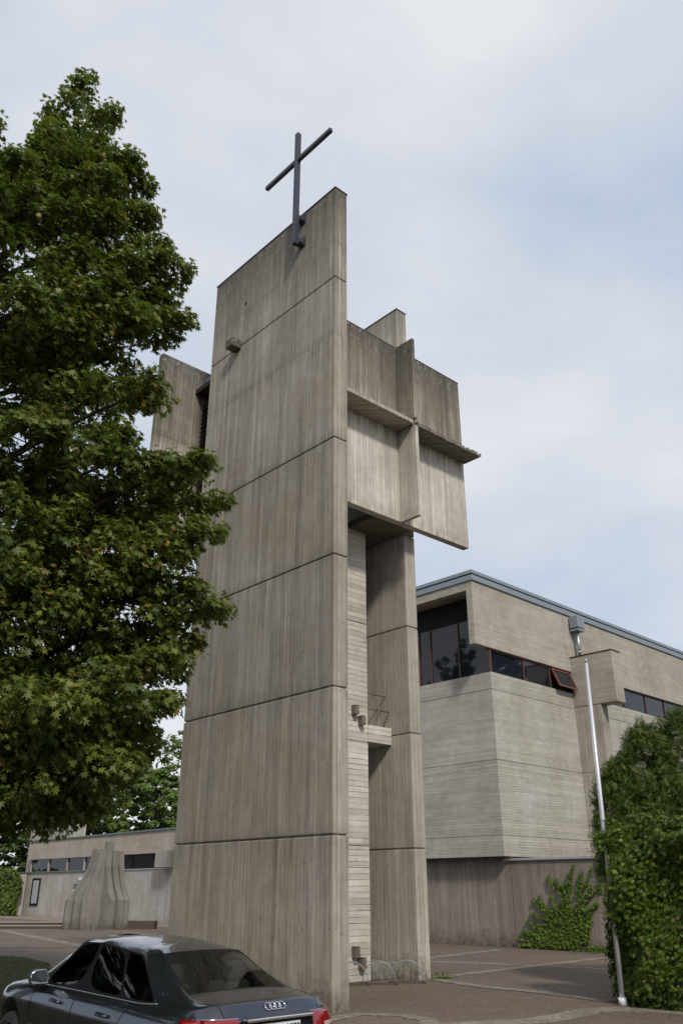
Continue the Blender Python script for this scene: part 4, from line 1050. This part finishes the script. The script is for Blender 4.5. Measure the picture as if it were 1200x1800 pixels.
tree('broad light green tree just beyond the low roof', *fr(-19.5, 92), 13.5, 6.0, 3, .34, 230, 90, 'bgleaf', 21)
tree('tall darker green tree behind the low building, left of the pale one', *fr(-27, 98), 17, 7.5, 3, .36, 260, 90, 'bgleaf2', 22)
tree('wispy grey green pine right beside the tower edge', *fr(-15.5, 104), 21, 4.2, 7, .30, 120, 55, 'bgleaf2', 23, 'cone', 'pine_tree')
tree('thin crowned tree rising behind the pale tree near the tower', *fr(-19.5, 110), 21, 5.6, 8, .34, 120, 60, 'bgleaf', 24)
tree('dark bushy tree at the left edge above the creeper hedge', *fr(-36.5, 92), 14, 7, 1.5, .36, 260, 90, 'bgleaf2', 25)
tree('leafy tree at the far left behind the chimney wall', *fr(-33, 104), 20, 8, 3, .38, 260, 80, 'bgleaf2', 26)

# creeper covered end of the far building, left edge
def ivy_sheet(T, name, P_, N_, size, mat, seed, droop=.9):
    r_ = np.random.default_rng(seed); n = len(P_)
    nr = unit(N_ + r_.normal(size=(n, 3)) * .42 + np.array([0, 0, .35])); tp = unit(np.array([0, 0, -droop]) + r_.normal(size=(n, 3)) * .4 + N_ * .25)
    return leaves_mesh(name, P_, nr, tp, size * r_.uniform(.6, 1.25, n), tmpl_oval(.42, .05) if mat != 'ivyL' else tmpl_maple(), M['ivy' if mat == 'ivyL' else mat], T, off=T.location)
HL = thing('creeper_hedge', 'green creeper covered wall at the left edge beyond the grass', 'hedge', (21.2, 72, 0))
MB().box(20.9, 21.5, 64.6, 84, -.1, 3.3, .05).build('wall', M['far_low'], HL)
r_ = np.random.default_rng(31); n = 16000; y = r_.uniform(63.6, 84, n); z = r_.uniform(.0, 3.9, n)
k = z < 3.7 - .25 * np.sin(y * 1.7) - np.clip(64.8 - y, 0, 2) * 2.5 * (1 - z / 4); y, z = y[k], z[k]; n = len(y)
x = 20.75 - np.abs(r_.normal(size=n)) * .25 - .25 * np.sin(y * .9) * np.sin(z * 2)
ivy_sheet(HL, 'leaves', np.stack([x, y, z], 1), np.tile(np.array([-1., -.2, .1]), (n, 1)), .26, 'ivy', 32)

# thuja standing behind the creeper wall on the right
TH = thing('thuja_tree', 'dense green thuja rising above the creeper wall at the right edge', 'tree', (9.6, -3.7, 0))
r_ = np.random.default_rng(41)
m = MB()
for a, b in ((0, 0), (.6, -.5), (-1.5, 1.3), (.9, -1.8)): m.tube([(a, b, -.1), (a * 1.1, b * 1.1, 2.5), (a * .9, b * .9, 4.8)], [.12, .08, .02], 8)
m.build('trunk', M['bark'], TH, off=(0, 0, 0))
cen = []; rad = []; ax = []
for (a, b, h, rr) in ((-.5, .35, 6.3, 1.55), (-1.3, 1.15, 5.9, 1.15), (-1.85, 1.7, 5.0, .85), (.7, -.8, 6.5, 1.6), (1.8, -2.2, 6.4, 1.7)):
    for i in range(330):
        u = r_.random(); th = r_.uniform(0, 2 * math.pi); env = (1 - u ** 3.0) ** .6
        q = rr * env * (r_.random() ** .12); z = .6 + (h - .7) * u
        if a < -1.2 and z < 3.6: q *= .35 + .65 * z / 3.6
        cen.append((a + q * math.cos(th), b + q * math.sin(th), z)); s_ = r_.uniform(.16, .30); rad.append((s_, s_, s_ * 1.3)); ax.append((a, b, z - .5))
cen = np.array(cen); rad = np.array(rad); ax = np.repeat(np.array(ax), 46, 0)
d = unit(r_.normal(size=(len(ax), 3))); pos = np.repeat(cen, 46, 0) + d * np.repeat(rad, 46, 0) * (r_.random(len(ax)) ** .4)[:, None]
out = unit(pos - ax)
nr = unit(out * .6 + r_.normal(size=pos.shape) * .6 + np.array([0, 0, .3])); tp = unit(out * .8 + np.array([0, 0, .45]) + r_.normal(size=pos.shape) * .45)
leaves_mesh('crown', pos, nr, tp, .20 * r_.uniform(.6, 1.3, len(pos)), tmpl_spray(), M['thuja'], TH)

# creeper wall on the right
CW = thing('creeper_wall', 'garden wall buried in green creeper with some reddening leaves, behind the flagpole', 'wall', (5.5, -6, 0))
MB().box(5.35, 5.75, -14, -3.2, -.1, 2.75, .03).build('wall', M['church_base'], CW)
m = MB(); m.box(5.28, 5.62, -3.19, -2.98, -.1, 2.6, .02); m.build('end_post', M['bark'], CW)
for i in range(26):
    y0 = -3.3 - r_.random() * 3; P = [Vector((5.26 - r_.random() * .06, y0 + .25 * math.sin(k * 1.3 + i), .1 + k * .45)) for k in range(6)]
    if i == 0: m = MB()
    m.tube(P, [.016, .014, .012, .01, .008, .006], 5)
m.build('stems', M['bark'], CW)
n = 36000; y = -2.75 - r_.random(n) ** 1.0 * 7.5; z = r_.uniform(0.02, 3.35, n)
edge = -2.95 - .35 * np.clip((1.2 - z) / 1.2, 0, 1) + .12 * np.sin(z * 4.1) + .22 * np.sin(z * 1.7 + 1)
dens = .5 + .5 * np.sin(y * 2.3 + np.sin(z * 2.1) * 1.5) * np.sin(z * 2.6 + y)
k = (y < edge) & (z < 3.25 + .12 * np.sin(y * 3)) & (r_.random(n) < np.clip(.25 + z * .5, 0, 1) * (.55 + .45 * dens) + .15)
y, z = y[k], z[k]; n = len(y)
bul = .24 + .26 * np.sin(y * 2.9 + z) * np.sin(z * 2.2) + .10 * (z / 3.3)
x = 5.33 - np.abs(r_.normal(size=n)) * .06 - bul * r_.random(n) ** .4 * 1.3
ivy_sheet(CW, 'leaves', np.stack([x, y, z], 1), np.tile(np.array([-1., .05, .15]), (n, 1)), .118, 'ivyL', 43)
# top and end of the wall
sc_ = []; 
for i in range(70):
    y0 = -2.9 - r_.random() * 6; x0 = 5.1 + r_.random() * .9; h_ = r_.uniform(.15, .75); m_ = int(60 + h_ * 130); t_ = r_.random(m_)
    sc_.append(np.stack([x0 + r_.normal(size=m_) * .13 * (1.3 - t_), y0 + r_.normal(size=m_) * .16 * (1.3 - t_) + t_ * r_.uniform(-.2, .2), 2.95 + h_ * t_], 1))
sc_ = np.concatenate(sc_); ivy_sheet(CW, 'shoots', sc_, unit(r_.normal(size=sc_.shape) + np.array([-.8, .2, .3])), .115, 'ivyL', 46)
n = 9000; x = r_.uniform(5.1, 6.1, n); y = -2.85 - r_.random(n) * 7.2; z = 2.95 + .3 * r_.random(n) + .12 * np.sin(y * 2.2) + .1 * np.sin(x * 5)
ivy_sheet(CW, 'leaves', np.stack([x, y, z], 1), np.tile(np.array([-.4, .1, .9]), (n, 1)), .115, 'ivyL', 44)
n = 5200; x = r_.uniform(5.1, 6.1, n); z = r_.uniform(.0, 3.2, n); y = -2.93 + .18 * np.sin(z * 1.7 + 1) + .22 * r_.random(n) - np.clip((1.4 - z), 0, 1.4) * .22
ivy_sheet(CW, 'leaves', np.stack([x, y, z], 1), np.tile(np.array([-.2, 1, .2]), (n, 1)), .105, 'ivyL', 45)

# young creeper fanning over the church base wall
YC_ = thing('wall_creeper', 'bright green young creeper fanning up the dark church base wall', 'climbing plant', tuple(_bl), R(1.5))
YC_['_off'] = [18.11, 8.7, 0.0]
r_ = np.random.default_rng(51); pts = []
stm = MB()
def runner(y0, z0, y1, z1, w0, w1, n, bend=0.0):
    py = z1 - z0; pz = -(y1 - y0); L = math.hypot(py, pz) or 1
    P = []
    for i in range(9):
        t = i / 8; b = bend * math.sin(math.pi * t); P.append(Vector((18.09, y0 + (y1 - y0) * t + py / L * b, z0 + (z1 - z0) * t + pz / L * b)))
    stm.tube(P, [.012 - .001 * i for i in range(9)], 4)
    for _ in range(n):
        t = r_.random() ** .85; b = bend * math.sin(math.pi * t); w = w0 + (w1 - w0) * t
        pts.append((y0 + (y1 - y0) * t + py / L * b + r_.normal() * w * .38, z0 + (z1 - z0) * t + pz / L * b + r_.normal() * w * .38))
for a in [(5.9, .1, 6.3, 2.3, .28, .05, 700), (6.2, .2, 6.9, 1.9, .25, .04, 520), (6.5, .3, 7.45, 1.85, .2, .03, 330, .12), (6.3, 1.0, 7.9, 1.25, .12, .03, 260, .12), (6.6, .9, 7.3, 1.55, .1, .03, 200), (6.2, .5, 8.35, .55, .34, .08, 900, .05), (6.0, .25, 8.5, .1, .30, .06, 900), (6.4, .4, 7.9, .85, .2, .05, 330), (5.7, .3, 5.6, 2.5, .24, .05, 560), (5.9, 1.2, 5.45, 2.7, .10, .03, 260, -.1), (5.7, 1.2, 5.1, 2.2, .16, .06, 300), (5.6, .3, 5.2, 1.4, .2, .08, 260), (6.1, 1.2, 6.05, 2.62, .1, .02, 200), (6.3, 1.6, 6.6, 2.5, .08, .02, 140), (5.5, 1.3, 4.9, 1.6, .12, .08, 160), (4.72, 1.9, 4.70, 3.3, .07, .05, 160), (4.8, .1, 5.5, .12, .12, .12, 200), (6.0, .8, 6.4, 1.5, .35, .3, 600), (5.7, .6, 6.3, .7, .35, .3, 600), (7.0, .3, 7.8, .35, .22, .16, 500), (6.4, 1.5, 7.75, 1.75, .08, .02, 170, .28), (6.3, 1.2, 8.1, .95, .08, .02, 170, .22), (6.1, 1.8, 6.95, 2.55, .07, .02, 130, .12), (5.8, 1.9, 5.0, 2.85, .07, .02, 150, -.15), (6.0, 2.0, 5.75, 2.95, .06, .02, 120, .05), (5.4, 1.8, 4.75, 2.3, .08, .03, 130, -.1), (6.6, .5, 8.6, .35, .06, .02, 130, .15)]: runner(*a)
pts = np.array(pts); pts = pts[(pts[:, 1] > 0.01)]; n = len(pts)
lp = np.stack([18.08 - np.abs(r_.normal(size=n)) * .05, pts[:, 0], pts[:, 1]], 1)
stm.build('stems', M['bark'], YC_)
nr = unit(np.tile(np.array([-1., 0, .35]), (n, 1)) + r_.normal(size=(n, 3)) * .35); tp = unit(np.array([0, 0, -.8]) + r_.normal(size=(n, 3)) * .5)
leaves_mesh('leaves', lp, nr, tp, .092 * r_.uniform(.6, 1.2, n), tmpl_oval(.46, .05), M['ivy2'], YC_, off=(18.11, 8.7, 0))

# weeds at the foot of the rear slab and in cracks
def weed(x, y, w, n, label, seed):
    r_ = np.random.default_rng(seed); T = thing('weed_tuft', label, 'weeds', (x, y, 0), 0, None)
    p_ = np.stack([r_.normal(size=n) * w, r_.normal(size=n) * w * .4, np.abs(r_.normal(size=n)) * .05 + .01], 1)
    leaves_mesh('leaves', p_, r_.normal(size=(n, 3)) * .5 + np.array([0, 0, 1]), unit(r_.normal(size=(n, 3)) + np.array([0, 0, .5])), .06 * r_.uniform(.6, 1.3, n), tmpl_oval(.3), M['ivy2'], T)
weed(6.45, 2.95, .22, 160, 'low green weed tuft at the right foot of the rear tower slab', 61)
weed(17.7, 5.6, .7, 260, 'low green weeds along the foot of the church base wall under the creeper', 62)
print('built', len(bpy.data.objects))
for o in bpy.data.objects:
    if '_off' in o: del o['_off']
